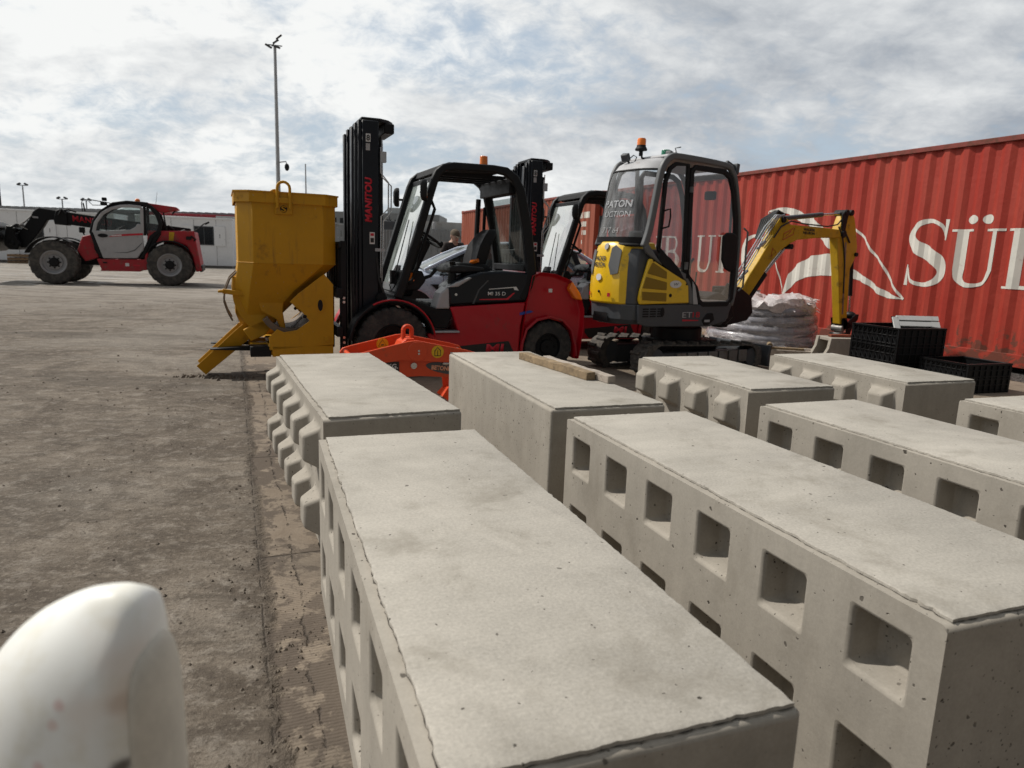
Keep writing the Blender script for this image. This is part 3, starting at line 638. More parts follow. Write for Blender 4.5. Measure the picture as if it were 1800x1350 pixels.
for k in range(14): pts += [(k*.12, 0), (k*.12+.05, 0), (k*.12+.06, .03), (k*.12+.11, .03)]
b.add([(x, y, .0) for x, y in pts]+[(x, y, 2.12) for x, y in pts]+[(x, y+.02, 2.12) for x, y in pts]+[(x, y+.02, .0) for x, y in pts], [(r*len(pts)+i, r*len(pts)+i+1, (r+1)*len(pts)+i+1, (r+1)*len(pts)+i) for r in range(3) for i in range(len(pts)-1)])
b.build('panel', 'fence', kb, smooth=False)
MB().box(1.66, 2.1, -.02, .05, 0, 1.9).build('gate_post', 'dgrey', kb)
MB().box(.0, 2.0, .1, .2, 2.1, 2.2).build('capping', 'dgrey', kb)
ac = tag(MB().box(-5.75, -5.25, 31.2, 31.6, 0, 2.2).box(-5.85, -5.2, 31.1, 31.7, 2.2, 2.52).box(-5.6, -5.55, 31.3, 31.35, 2.5, 2.75).build('roof_unit', 'dgrey', bev=.02), 'small dark ventilation unit showing above the grey hoarding', 'ventilation unit')
of = thing('office_building', 'distant grey building with rows of small windows left of the forklift mast', 'building', (-26, 92, 0), 0)
MB().box(0, 16, 0, 10, 0, 5.9).build('wall', 'fence', of); MB().box(9, 12, 2, 5, 5.9, 6.7).build('stair_tower', 'sheet', of)
for r in range(3):
    for k in range(16): MB().box(.3+k, .85+k, -.04, .0, 1+1.6*r, 1.9+1.6*r).build('window', 'dkwin', of)

# ------------------------------------------------------------ precast blocks
K['crack'] = mat('painted_gap_shade', (.035, .028, .021), .95, var=.4, vs=30)  # dark ribbon colour painted in for the shade inside the edge gap
def block(label, x, y, a, L=1.8, face='holes', W_=.6, H=.6, cat='concrete block', group='precast concrete blocks in rows'):
    t = thing('concrete_block', label, cat, (x, y, 0), -a, group); rnd = random.Random(int(1000*x+77*y))
    cols = [L/2+(i-(round(L/.3)-1)/2)*.3 for i in range(round(L/.3))] if L > 1.5 else [L/2+(i-1.5)*.3 for i in range(4)]
    rows = [.15, .45]; ht = H-.010; ch = .012
    b = MB()
    # five plain sides as one shell, left face as a grid with recesses
    b.add([(0, 0, 0), (W_, 0, 0), (W_, L, 0), (0, L, 0), (0, 0, ht), (W_, 0, ht), (W_, L, ht), (0, L, ht)],
          [(0, 3, 2, 1), (4, 5, 6, 7), (0, 1, 5, 4), (1, 2, 6, 5), (2, 3, 7, 6)])
    hw, hz = (.076, .073) if face == 'holes' else (.092, .090)
    if face == 'plain': b.add([(0, 0, 0), (0, L, 0), (0, L, ht), (0, 0, ht)], [(0, 1, 2, 3)])
    else:
        mg = .020 if face == 'holes' else 0.
        ys = [0]
        for c in cols: ys += [c-hw-mg, c+hw+mg]
        ys.append(L); zs = [0]
        for r in rows: zs += [r-hz-mg, r+hz+mg]
        zs.append(ht)
        vs = [(0, yy, zz) for yy in ys for zz in zs]; nz = len(zs); fs = []
        for i in range(len(ys)-1):
            for j in range(nz-1):
                if i % 2 == 1 and j % 2 == 1: continue
                fs.append((i*nz+j, (i+1)*nz+j, (i+1)*nz+j+1, i*nz+j+1))
        b.add(vs, fs)
        for c in cols:
            for r in rows:
                if face == 'holes':
                    def outl(a, e, rr, x): return [(x, c+sy*(a-rr)+rr*cos(q), r+sz*(e-rr)+rr*sin(q)) for sy, sz, q0 in ((1, 1, 0), (-1, 1, pi/2), (-1, -1, pi), (1, -1, 1.5*pi)) for q in (q0, q0+pi/6, q0+pi/3, q0+pi/2)]
                    bx = [(0, c+hw+mg, r+hz+mg), (0, c-hw-mg, r+hz+mg), (0, c-hw-mg, r-hz-mg), (0, c+hw+mg, r-hz-mg)]
                    o1 = outl(hw, hz, .017, 0); o2 = outl(hw*.82, hz*.80, .02, .088)
                    vs = bx+o1+o2; fs = []
                    for j in range(4):
                        for e in range(3): fs.append((j, 4+4*j+e, 4+4*j+e+1))
                        fs.append((j, 4+4*j+3, 4+(4*j+4) % 16, (j+1) % 4))
                    for j in range(16): fs.append((4+j, 4+(j+1) % 16, 20+(j+1) % 16, 20+j))
                    fs.append(tuple(range(20, 36))); b.add(vs, fs); continue
                d = -.072; k = .60
                o = [(0, c-hw, r-hz), (0, c+hw, r-hz), (0, c+hw, r+hz), (0, c-hw, r+hz)]
                q = [(d, c+(yy-c)*k, r+(zz-r)*k) for _, yy, zz in o]
                b.add(o+q, [(0, 1, 5, 4), (1, 2, 6, 5), (2, 3, 7, 6), (3, 0, 4, 7), (4, 5, 6, 7)])
    body = b.build('cast_body', 'conc', t, .013, 3)
    # poured top: ragged edge standing a few millimetres proud of the mould edge
    pts = []
    def edge(p0, p1, ins, amp):
        n = int((Vector(p1)-Vector(p0)).length/.012); d = (Vector(p1)-Vector(p0)).normalized(); nn = Vector((-d.y, d.x)); v = 0; sl = rnd.random()*6
        for i in range(n):
            v = v*.55+rnd.gauss(0, amp*.7); q = Vector(p0)+(Vector(p1)-Vector(p0))*i/n+nn*(ins+v+amp*.7*sin(i*.045+sl)+(amp*2.5 if rnd.random() < .006 else 0)); pts.append((q.x, q.y))
    i0, i1 = (.024, .010)
    edge((i0, i1), (W_-.010, i1), 0, .0011); edge((W_-.010, i1), (W_-.010, L-.012), 0, .0011); edge((W_-.010, L-.012), (i0, L-.012), 0, .001); edge((i0, L-.012), (i0, i1), 0, .0018)
    m_ = MB(); n = len(pts)
    lo = [(x_, y_, ht-.002) for x_, y_ in pts]; cxm, cym = W_/2, L/2
    hi = [(x_, y_, H-.002+rnd.gauss(0, .0007)) for x_, y_ in pts]; inn = [(cxm+(x_-cxm)*.985, cym+(y_-cym)*.993, H) for x_, y_ in pts]
    m_.add(lo+hi+inn, [(i, (i+1) % n, n+(i+1) % n, n+i) for i in range(n)]+[(n+i, n+(i+1) % n, 2*n+(i+1) % n, 2*n+i) for i in range(n)]+[tuple(range(2*n, 3*n))])
    m_.build('trowelled_top', 'top', t, ang=40)
    cr_ = MB(); q = len(pts); vs = []
    for i in range(q):
        dx, dy = pts[i][0]-cxm, pts[i][1]-cym; wv = max(.0004, .0011+rnd.gauss(0, .0010)); L2_ = math.hypot(dx, dy) or 1
        ax, ay = (pts[(i+1) % q][0]-pts[i-1][0]), (pts[(i+1) % q][1]-pts[i-1][1]); l = math.hypot(ax, ay) or 1
        nx_, ny_ = ay/l, -ax/l
        if nx_*dx+ny_*dy < 0: nx_, ny_ = -nx_, -ny_
        if pts[i][0] > .05 and pts[i][1] > .03: wv *= .3
        vs += [(pts[i][0]-nx_*.002, pts[i][1]-ny_*.002, ht+.0016), (pts[i][0]+nx_*wv, pts[i][1]+ny_*wv, ht+.0016)]
    cr_.add(vs, [(2*i, 2*((i+1) % q), 2*((i+1) % q)+1, 2*i+1) for i in range(q)]); cr_.build('edge_crack', 'crack', t, smooth=False)
    return t
block('nearest concrete block, socket holes down its left face, broad stained top in the centre foreground', -.0884, .7917, -.346)
block('long concrete block with square socket holes, immediately right of the nearest block', .8679, 1.269, -.354)
block('long concrete block with a ragged rim and socket holes, third in the front row', 1.866, 1.703, -.366)
block('concrete block with socket holes cut off by the right edge of the view', 3.03, 2.029, -.353)
block('long concrete block with two rows of knobs on its left face, at the yard side', -.761, 2.7746, -.426, face='studs')
block('plain-sided concrete block carrying two timber battens', .1808, 3.1085, -.353, face='plain')
block('short knobbed concrete block in front of the excavator tracks', 1.290, 3.768, -.343, L=1.205, face='studs')
block('short knobbed concrete block beside the black crates', 2.376, 4.190, -.353, L=1.205, face='studs')
def batten(label, a, b, w, m, h=.06):
    a, b = Vector(a), Vector(b); L = (b-a).length; yaw = math.atan2((b-a).y, (b-a).x)
    mb = MB(); nn = 14; rings = []
    for i in range(nn+1):
        q = random.gauss(0, .0015); rings.append([(L*i/nn, -w/2+q, 0), (L*i/nn, w/2+q, 0), (L*i/nn, w/2+q, h+q), (L*i/nn, -w/2+q, h+q)])
    mb.loft(rings); o = mb.build('timber_batten', m, None, .003, 1); o.location = (a.x, a.y, .6005); o.rotation_euler = (0, 0, yaw); tag(o, label, 'timber batten', 'timber battens lying on a block'); return o
batten('brown mottled timber batten lying nearer the camera on the plain-sided block', (.065, 4.60, 0), (.44, 3.87, 0), .058, 'wood', .046)
batten('pale grey timber batten lying along the right edge of the plain-sided block', (.215, 4.50, 0), (.545, 3.79, 0), .050, 'wood2', .042)
# small stones scattered on the yard
rs = random.Random(4); b = MB()
for k in range(900):
    near = k < 620; x = rs.uniform(-4.5, -.2) if near else rs.uniform(-9, -.5); y = rs.uniform(1.3, 6.5) if near else rs.uniform(5, 15)
    dd = (x-JX)*JDY-(y-JY)*JDX
    if dd > .60: continue
    if dd > .1 and rs.random() < .5: continue
    r = rs.choice((.003, .004, .005, .006, .006, .009)) * (1 if near else 1.7); ph = rs.random()*3
    c = (x, y, r*.4); vs = [(x+r*cos(ph)*rs.uniform(.8, 1.3), y+r*sin(ph), r*.3), (x-r*sin(ph), y+r*cos(ph), r*.2), (x-r*cos(ph), y-r*sin(ph), r*.35), (x+r*sin(ph), y-r*cos(ph), r*.2), (x, y, r*1.1), (x, y, -r*.3)]
    b.add(vs, [(0, 1, 4), (1, 2, 4), (2, 3, 4), (3, 0, 4), (1, 0, 5), (2, 1, 5), (3, 2, 5), (0, 3, 5)])
for k in range(170):      # spill at the foot of the chute
    x, y = -2.88+rs.gauss(0, .17), 6.72+rs.gauss(0, .045); r = rs.choice((.008, .012, .02, .03))
    b.add([(x+r, y, 0), (x, y+r, 0), (x-r, y, 0), (x, y-r, 0), (x+.2*r, y, r*.9), (x, y, -.01)], [(0, 1, 4), (1, 2, 4), (2, 3, 4), (3, 0, 4), (1, 0, 5), (2, 1, 5), (3, 2, 5), (0, 3, 5)])
for cx, cy_, n, sg in ((-.95, 2.50, 150, .10), (-.66, 2.14, 150, .06), (-.66, 1.93, 130, .07), (-.55, 1.62, 90, .06), (-1.38, 3.45, 70, .10), (-1.1, 2.75, 80, .10), (-.80, 2.32, 90, .08)):
    for k in range(int(n*.55)):
        x, y = cx+rs.gauss(0, sg), cy_+rs.gauss(0, sg*1.2)
        if (x-JX)*JDY-(y-JY)*JDX > .60: continue
        r = rs.choice((.002, .002, .003, .003, .004, .005, .008)); ph = rs.random()*3
        b.add([(x+r*cos(ph), y+r*sin(ph), -.001), (x-r*sin(ph), y+r*cos(ph), -.001), (x-r*cos(ph), y-r*sin(ph), -.001), (x+r*sin(ph), y-r*cos(ph), -.001), (x+.2*r, y, r*1.1), (x, y, -.01)], [(0, 1, 4), (1, 2, 4), (2, 3, 4), (3, 0, 4), (1, 0, 5), (2, 1, 5), (3, 2, 5), (0, 3, 5)])
o = b.build('loose_stones', mat('mud_clod', (.125, .102, .080), .95, var=.45, vs=20), smooth=False); o['kind'] = 'stuff'; o['label'] = 'small dark stones and dried mud crumbs scattered on the yard'; o['category'] = 'stones'
# ------------------------------------------------------------ wheels
def wheel(parent, c, R, w, rr, kind, tm, rm, side=1, name='wheel'):
    """c hub centre; axis y; side=+1 outer face towards +y"""
    t = MB(); h = w/2
    prof = [(rr, -h*.8), (rr*1.05, -h*.95), (R*.86, -h), (R*.95, -h*.93), (R*.985, -h*.78), (R, -h*.4), (R, h*.4), (R*.985, h*.78), (R*.95, h*.93), (R*.86, h), (rr*1.05, h*.95), (rr, h*.8)]
    t.lathe(prof, c, 'y', 48)
    if kind == 'solid':
        n = 26
        for k in range(n):
            for sgn in (-1, 1):
                a = 2*pi*(k+(.5 if sgn > 0 else 0))/n; da = .085; rings = []
                for (r, yy) in ((R*.87, h*1.0), (R*.97, h*.98), (R*1.02, h*.72), (R*1.02, h*.12)):
                    rings.append([(c[0]+q*cos(a+s_*da), c[1]+sgn*yy, c[2]+q*sin(a+s_*da)) for s_, q in ((-1, r), (1, r), (1, r-R*.05), (-1, r-R*.05))])
                t.loft(rings)
    else:
        n = 19
        for k in range(n):
            for sgn in (-1, 1):
                a = 2*pi*(k+(.5 if sgn > 0 else 0))/n; rings = []
                for (r, yy, sh_) in ((R*.90, 1.0, -.03), (R*1.0, .92, .0), (R*1.03, .6, .07), (R*1.035, .0, .22)):
                    da = .055; rings.append([(c[0]+q*cos(a+sh_+s_*da), c[1]+sgn*yy*h, c[2]+q*sin(a+sh_+s_*da)) for s_, q in ((-1, r), (1, r), (1, r-R*.07), (-1, r-R*.07))])
                t.loft(rings)
    wh = bpy.data.objects.new(name, None); COL.objects.link(wh); wh.parent = parent; wh.empty_display_size = .1
    t.build('tyre', tm, wh, ang=25)
    r = MB(); f = side*h
    if kind == 'solid':
        r.lathe([(rr*1.02, side*h*.80), (rr*.95, side*h*.85), (rr*.90, side*h*.55), (rr*.55, side*h*.45), (rr*.50, side*h*.62), (.01, side*h*.62)], c, 'y', 32)
        for k in range(6):
            a = 2*pi*k/6; r.cyl((c[0]+rr*.7*cos(a), c[1]+side*h*.45, c[2]+rr*.7*sin(a)), (c[0]+rr*.7*cos(a), c[1]+side*h*.62, c[2]+rr*.7*sin(a)), .016, n=6)
        r.build('rim', rm, wh)
    else:
        r.lathe([(rr*1.03, f*.86), (rr*.97, f*.93), (rr*.90, f*.80), (rr*.86, f*.35), (rr*.62, f*.20), (rr*.60, f*.42), (rr*.36, f*.46)], c, 'y', 40)
        r.build('rim', rm, wh)
        q = MB(); q.lathe([(rr*.40, f*.46), (rr*.38, f*.70), (rr*.30, f*.80), (.01, f*.82)], c, 'y', 20)
        for k in range(8):
            a = 2*pi*k/8; q.cyl((c[0]+rr*.47*cos(a), c[1]+f*.40, c[2]+rr*.47*sin(a)), (c[0]+rr*.47*cos(a), c[1]+f*.62, c[2]+rr*.47*sin(a)), .022, n=6)
        q.build('hub', 'blk', wh)
    # dark backing disc so that nothing shows through
    MB().lathe([(rr*1.03, -f*.6), (.01, -f*.6)], c, 'y', 24).build('wheel_disc', 'blk', wh)
    return wh
def mirror_part(parent, c, ax, base, w=.075, h=.105):
    """round-cornered mirror on a short arm; ax: facing direction in x,y"""
    m_ = MB(); ax = Vector((*ax, 0)).normalized(); s_ = Vector((-ax.y, ax.x, 0)); c = Vector(c); rings = []
    for d, k in ((-.035, .55), (-.02, .9), (0, 1.), (.022, 1.), (.03, .93)):
        rings.append([c+ax*d+s_*(w*k*(abs(cos(a))**.7)*(1 if cos(a) > 0 else -1))+Vector((0, 0, h*k*(abs(sin(a))**.7)*(1 if sin(a) > 0 else -1))) for a in [2*pi*i/20 for i in range(20)]])
    m_.loft(rings); o = m_.build('mirror', 'plas', parent)
    r = [[c+ax*d+s_*(w*.86*(abs(cos(a))**.7)*(1 if cos(a) > 0 else -1))+Vector((0, 0, h*.88*(abs(sin(a))**.7)*(1 if sin(a) > 0 else -1))) for a in [2*pi*i/20 for i in range(20)]] for d in (.028, .033)]
    MB().loft(r).build('mirror_glass', 'steel', o)
    MB().tube([c-ax*.02, c-ax*.03+Vector((0, 0, -.02)), base], .013).build('mirror_arm', 'plas', o)
    return o

# ------------------------------------------------------------ forklift
def make_forklift(label):
    t = thing('forklift', label, 'forklift', (-1.2, 7.0, 0), RD(-157.5), 'red counterbalance forklifts'); N, F = -.02, -1.14
    for x, R, w, rr in ((0, .355, .22, .19), (-1.73, .285, .19, .15)):
        zc = R
        wheel(t, (x, -.115 if x == 0 else -.125, zc), R, w, rr, 'solid', 'tyre', 'blk', 1)
        wheel(t, (x, -1.045 if x == 0 else -1.035, zc), R, w, rr, 'solid', 'tyre', 'blk', -1)
    # red chassis
    b = MB().prism([(-.36, .44), (-.42, .455), (-.70, .455), (-.60, .72), (-1.45, .775), (-1.40, .52), (-1.385, .15), (-.46, .15), (-.42, .30)], N-.03, F+.03); b.build('chassis', 'red', t, .018, 3)
    MB().prism([(.10, .12), (.10, .62), (-.10, .70), (-.36, .60), (-.36, .12)], -.26, -.90).prism([(-1.4, .2), (-1.4, .55), (-2.0, .55), (-2.0, .2)], -.26, -.9).build('axle_housing', 'blk', t, .01, 1)
    cw = MB()
    prof = [(-1.455, .775), (-1.51, 1.06), (-1.60, 1.10), (-1.78, 1.085), (-1.97, 1.02), (-2.09, .88), (-2.15, .70), (-2.155, .50), (-2.11, .15), (-2.065, .15), (-2.05, .30), (-1.99, .46), (-1.88, .56), (-1.73, .60), (-1.58, .565), (-1.46, .47), (-1.41, .34)]
    ys = [(N-.075, .93), (N-.03, .975), (N, 1.), (F, 1.), (F+.03, .975), (F+.075, .93)]; cx_, cz_ = -1.76, .62
    cw.loft([[(cx_+(x-cx_)*(k if z > .62 or x < -2.0 else 1), yy, cz_+(z-cz_)*(k if z > .62 else 1)) for x, z in prof] for yy, k in ys]); cw.build('counterweight', 'red', t, .012, 3)
    MB().ribbon([(-1.40, .18), (-1.415, .34), (-1.46, .485), (-1.58, .585), (-1.73, .62), (-1.89, .58), (-2.0, .475), (-2.06, .30), (-2.075, .18)], .022, N+.006, N-.05).build('wheel_arch', 'red2', t, .004, 1)
    for yy in (N-.003, F+.003):
        s_ = 1 if yy > -.5 else -1
        MB().prism([(-1.985, 1.01), (-2.085, .885), (-2.12, .80), (-2.03, .815), (-1.95, .92)], yy, yy-.085*s_).build('tail_lamp', 'amber', t, .012, 2)
    MB().box(-1.74, -1.70, N+.006, N-.01, .885, .925).build('filler_lock', 'sign', t, .003, 1)
    decal('scuff_mark', 'bluep', t, [(-1.38, N-.029, .635), (-1.5, N-.029, .66), (-1.54, N-.029, .675), (-1.50, N-.029, .69), (-1.38, N-.029, .665)], (0, 1, 0), .001)
    # lower black stripe with model letters
    decal('side_stripe', 'blkp', t, [(-.55, N-.03, .245), (-.55, N-.03, .30), (-1.26, N-.03, .36), (-1.345, N-.03, .20), (-1.34, N-.03, .17), (-.62, N-.03, .17)], (0, 1, 0))
    text('MI', 'lettering', 'redp', t, (-1.00, N-.027, .235), (-1, 0, 0), (0, 0, 1), .20, .095, .1, .03)
    # engine cover / seat base
    b = MB().prism([(-.585, .735), (-.575, .925), (-.66, .985), (-.80, 1.045), (-.95, 1.085), (-1.2, 1.10), (-1.50, 1.085), (-1.455, .785)], N-.035, -.44); b.build('engine_cover', 'blkg', t, .025, 3)
    MB().prism([(-.95, .70), (-1.0, 1.085), (-1.2, 1.10), (-1.50, 1.085), (-1.455, .70)], -.45, F+.035).build('engine_cover_rear', 'blkg', t, .025, 3)
    decal('cover_crease', 'dgrey', t, [(-.84, N-.035, .755), (-.90, N-.035, .90), (-1.0, N-.035, 1.0), (-1.02, N-.035, 1.0), (-.92, N-.035, .90), (-.86, N-.035, .755)], (0, 1, 0), .001)
    b = MB().prism([(-.45, .70), (-.50, .86), (-.56, .915), (-.59, .925), (-.60, .70)], N-.04, -.30); b.build('step_console', 'lgrey', t, .015, 2)
    MB().prism([(-.565, .92), (-.66, .975), (-.80, 1.03), (-.83, 1.02), (-.68, .93)], N-.02, N-.16).build('console_top', 'lgrey', t, .01, 2)
    MB().cyl((-.66, N-.034, .85), (-.66, N-.028, .85), .014, n=12).build('key_switch', 'steel', t)
    text('MI 35 D', 'lettering', 'sign', t, (-1.01, N-.030, .845), (-1, 0, 0), (0, 0, 1), .20, .038, .0, .012)
    decal('badge_line', 'sign', t, [(-1.02, N-.034, .905), (-1.02, N-.034, .912), (-1.33, N-.034, .94), (-1.36, N-.034, .90), (-1.31, N-.034, .905), (-1.30, N-.034, .928)], (0, 1, 0), .001)
    decal('badge_line', 'redp', t, [(-.92, N-.034, .795), (-.92, N-.034, .805), (-1.22, N-.034, .815), (-1.30, N-.034, .875), (-1.32, N-.034, .875), (-1.24, N-.034, .80)], (0, 1, 0), .001)
    # floor, step, footwell
    b = MB().prism([(.05, .78), (-.10, .82), (-.16, .815), (-.46, .70), (-.63, .695), (-.64, .655), (-.58, .50), (-.44, .50), (-.38, .62), (-.20, .72), (.02, .735)], N-.05, F+.05); b.build('floor', 'plas', t, .012, 2); MB().box(-.50, -1.02, -.305, F+.06, .700, .735).build('floor', 'plas', t, .008, 1)
    MB().box(-.41, -.70, N+.0, N-.16, .455, .475).build('step_plate', 'galv', t, .005, 1)
    fe_ = MB().ribbon(arc(0, .355, .425, 5, 168, 16), [.03]*17, N+.02, N-.20); fe_.build('front_mudguard', 'blk', t, .006, 1)
    MB().ribbon(arc(0, .355, .437, 62, 172, 14), .016, N+.028, N+.0).build('mudguard_trim', 'red', t, .006, 2)
    MB().ribbon(arc(0, .355, .425, 5, 168, 16), .03, F+.20, F-.02).build('front_mudguard', 'red', t, .006, 1)
    # overhead guard
    gp = [(-.06, .80), (-.12, .98), (-.42, 1.97), (-.455, 2.05), (-.52, 2.105), (-.62, 2.125), (-1.05, 2.13), (-1.18, 2.115), (-1.28, 2.05), (-1.35, 1.93), (-1.44, 1.55), (-1.51, 1.10), (-1.475, .95), (-1.40, .80)]
    gw = [.085, .085, .075, .075, .075, .075, .075, .085, .095, .10, .105, .11, .10, .09]
    for y0, y1 in ((N-.03, N-.11), (F+.11, F+.03)): MB().ribbon(gp, gw, y0, y1).build('guard_frame', 'blk', t, .018, 3)
    MB().ribbon([(-.64, .80), (-.61, .81)], .01, N-.05, N-.06)
    rf_ = MB().prism([(-.47, 2.06), (-.50, 2.135), (-.58, 2.165), (-1.0, 2.165), (-1.16, 2.15), (-1.16, 2.10), (-.6, 2.08)], N-.09, F+.09); rf_.build('roof_panel', 'plas', t, .012, 2)
    MB().box(-.50, -.44, N-.10, F+.10, 1.97, 2.03).box(-1.32, -1.24, N-.10, F+.10, 1.90, 2.06).box(-1.50, -1.44, N-.10, F+.10, 1.10, 1.17).build('guard_crossbar', 'blk', t, .01, 2)
    for k in range(4): MB().box(-.5, -1.28, F+.2+.2*k, F+.23+.2*k, 2.05, 2.09).build('roof_bar', 'blk', t)
    MB().prism([(-1.26, 1.93), (-1.32, 2.02), (-1.38, 1.98), (-1.38, 1.90)], N-.10, F+.06).build('rear_header', 'plas', t, .012, 2)
    MB().cyl((-1.05, -.40, 2.16), (-1.05, -.40, 2.18), .05, .05, 16).build('beacon_base', 'blk', t); MB().cyl((-1.05, -.40, 2.18), (-1.05, -.40, 2.29), .046, .042, 18).build('beacon', 'amber', t, .006, 2)
    # glazing
    gl = MB().add([(-.115, N-.11, .92), (-.455, N-.11, 2.02), (-.455, F+.11, 2.02), (-.115, F+.11, .92)], [(0, 1, 2, 3)]); gl.build('windscreen', 'g5', t, smooth=False)
    fr = MB(); 
    for y_ in (N-.115, F+.085): fr.ribbon([(-.11, .93), (-.45, 2.02)], .03, y_, y_+.03)
    fr.build('windscreen_frame', 'blk', t)
    MB().add([(-.055, N-.11, .73), (-.11, N-.11, .93), (-.11, F+.11, .93), (-.055, F+.11, .73)], [(0, 1, 2, 3)]).build('lower_screen', 'grey', t, smooth=False)
    MB().add([(-1.38, N-.11, 1.88), (-1.50, N-.11, 1.14), (-1.50, F+.08, 1.14), (-1.38, F+.08, 1.88)], [(0, 1, 2, 3)]).build('rear_window', 'g3', t, smooth=False)
    MB().tube([(-1.41, F+.06, 1.85), (-1.33, F+.04, 1.80), (-1.33, F+.02, 1.50), (-1.42, F+.06, 1.40)], .02).build('rear_grab_handle', 'plas', t)
    MB().tube([(-.40, N-.09, 1.78), (-.44, N-.10, 1.70), (-.22, N-.10, 1.0), (-.18, N-.09, .95)], .016).build('grab_rail', 'plas', t)
    wp = MB().tube([(-.10, -.45, .95), (-.10, -.40, 1.02), (-.30, -.62, 1.60)], .006).obox((-.10, -.47, 1.0), .06, .08, .14); wp.build('wiper', 'rub', t)
    MB().tube([(-.09, -.42, .98), (-.05, -.42, .92), (-.06, -.38, .86), (-.10, -.36, .93)], .006).build('wiper_hose', 'rub', t)
    for k in range(3): MB().box(-.035, -.065, -.2, -.9, .745+.055*k, .752+.055*k).build('screen_groove', 'blk', t)
    mirror_part(t, (-.29, N+.03, 1.865), (-.97, .25), (-.40, N-.06, 1.83)); mirror_part(t, (-.29, F-.03, 1.865), (-.97, .25), (-.40, F+.08, 1.83))
    # steering column, wheel, levers, seat
    col_ = MB().prism([(-.10, .80), (-.14, 1.05), (-.30, 1.36), (-.42, 1.42), (-.50, 1.36), (-.42, 1.20), (-.32, .98), (-.30, .80)], -.42, -.72); col_.build('steering_column', 'plas', t, .03, 3)
    MB().prism([(-.12, .86), (-.12, 1.08), (-.34, 1.08), (-.38, .98), (-.30, .88)], -.18, -.34).build('dash_pod', 'plas', t, .02, 2)
    decal('dash_sticker', 'amber', t, [(-.17, -.18, .98), (-.25, -.18, .975), (-.25, -.18, 1.055), (-.17, -.18, 1.06)], (0, 1, 0))
    cx_, cy_, cz_ = -.48, -.55, 1.42; q = [(cx_+.175*cos(a)*cos(.55), cy_+.175*sin(a), cz_-.175*cos(a)*sin(-.55)) for a in [2*pi*i/24 for i in range(24)]]
    sw = MB().tube(q, .014, 8, True)
    for a in (0, 2.1, 4.2): sw.tube([(cx_, cy_, cz_), (cx_+.17*cos(a)*cos(.55), cy_+.17*sin(a), cz_-.17*cos(a)*sin(-.55))], .010)
    sw.cyl((cx_, cy_, cz_), (cx_+.06, cy_, cz_-.10), .03); sw.ball((cx_-.13, cy_+.10, cz_+.03-.09), .025, .025, .03); sw.build('steering_wheel', 'plas', t)
    MB().tube([(-.36, -.24, 1.0), (-.44, -.24, 1.03), (-.50, -.24, 1.10)], [.02, .018, .02]).build('control_lever', 'plas', t)
    s_ = MB().prism([(-.66, 1.06), (-.68, 1.14), (-.80, 1.175), (-1.10, 1.16), (-1.18, 1.10), (-1.15, 1.04)], -.32, -.82); s_.build('seat', 'seat', t, .035, 3)
    s_ = MB(); sec = [(-1.0, 1.12, .21, .09), (-1.02, 1.22, .23, .10), (-1.06, 1.36, .22, .10), (-1.14, 1.48, .17, .09), (-1.20, 1.54, .10, .05)]; rings = []
    for x, z, hw, th in sec: rings.append([(x+th*(.35 if abs(a) < 1 else -1)*.0+(-th if sgn else 0), -.57+hw*a, z+(.0 if not sgn else -.01)) for sgn, a in ((0, -1), (0, -.5), (0, .5), (0, 1), (1, 1), (1, -1))])
    rings = [[(x+(.05 if abs(a) > .9 else 0)-(th if sg else 0), -.57+hw*a, z) for sg, a in ((0, -1), (0, -.55), (0, .55), (0, 1), (1, .85), (1, -.85))] for x, z, hw, th in sec]
    s_.loft(rings); bk = s_.build('backrest', 'seat', t, .03, 3)
    MB().tube([(-.98, -.30, 1.20), (-.93, -.36, 1.18), (-.97, -.50, 1.185)], [.022, .026, .02], 6).build('seat_belt', 'amber', bk)
    MB().prism([(-.62, 1.07), (-.62, 1.13), (-.72, 1.15), (-1.0, 1.13), (-1.0, 1.08)], -.14, -.27).build('armrest', 'seat', t, .02, 3)
    MB().cyl((-.66, -.20, .96), (-.66, -.20, 1.07), .05, .04, 12).build('armrest_post', 'plas', t)
    for k in range(3): MB().cyl((-.64-.03*k, -.17-.03*k, 1.13), (-.63-.03*k, -.17-.03*k, 1.18), .008, .014, 8).build('hydraulic_lever', 'plas', t)
    MB().tube([(-1.2, F+.1, 1.1), (-1.24, F-.0, 1.2), (-1.27, F-.02, 1.9)], .03).build('air_intake', 'plas', t)
    # mast
    for y0, y1 in ((-.20, -.30), (-.64, -.74)):
        MB().box(.165, .325, y0, y1, .16, 2.50).build('mast_outer_rail', 'blkg', t, .006, 1)
        i_ = -.03 if y0 > -.5 else .03
        MB().box(.327, .362, y0-.01, y1+.01, .17, 2.50).box(.368, .395, y0-.02, y1+.02, .17, 2.47).build('mast_inner_rail', 'blkg', t, .005, 1)
        MB().box(.402, .428, y0-.015, y1+.015, .17, 2.42).build('mast_carriage_rail', 'blkg', t, .005, 1)
        MB().cyl((.14, (y0+y1)/2, .3), (.14, (y0+y1)/2, 2.3), .028, n=12).build('lift_cylinder', 'blk', t)
    MB().hprism([(.33, -.22), (.33, -.72), (.14, -.72), (.05, -.68), (-.01, -.60), (-.01, -.38), (.05, -.28), (.14, -.22)], 2.495, 2.53).build('mast_head_plate', 'blk', t, .006, 1)
    MB().box(.10, .0, -.25, -.7, 2.40, 2.495).box(.17, .30, -.3, -.64, 1.2, 1.3).box(.17, .30, -.3, -.64, .5, .62).box(.17, .3, -.3, -.64, 2.25, 2.38).build('mast_crossmember', 'blk', t, .008, 1)
    h_ = MB()
    for k in range(6):
        yy = -.34-.045*k; h_.tube([(.12+.01*(k % 2), yy, 2.38), (.10, yy, 1.6), (.11, yy-.02, .6)], .011)
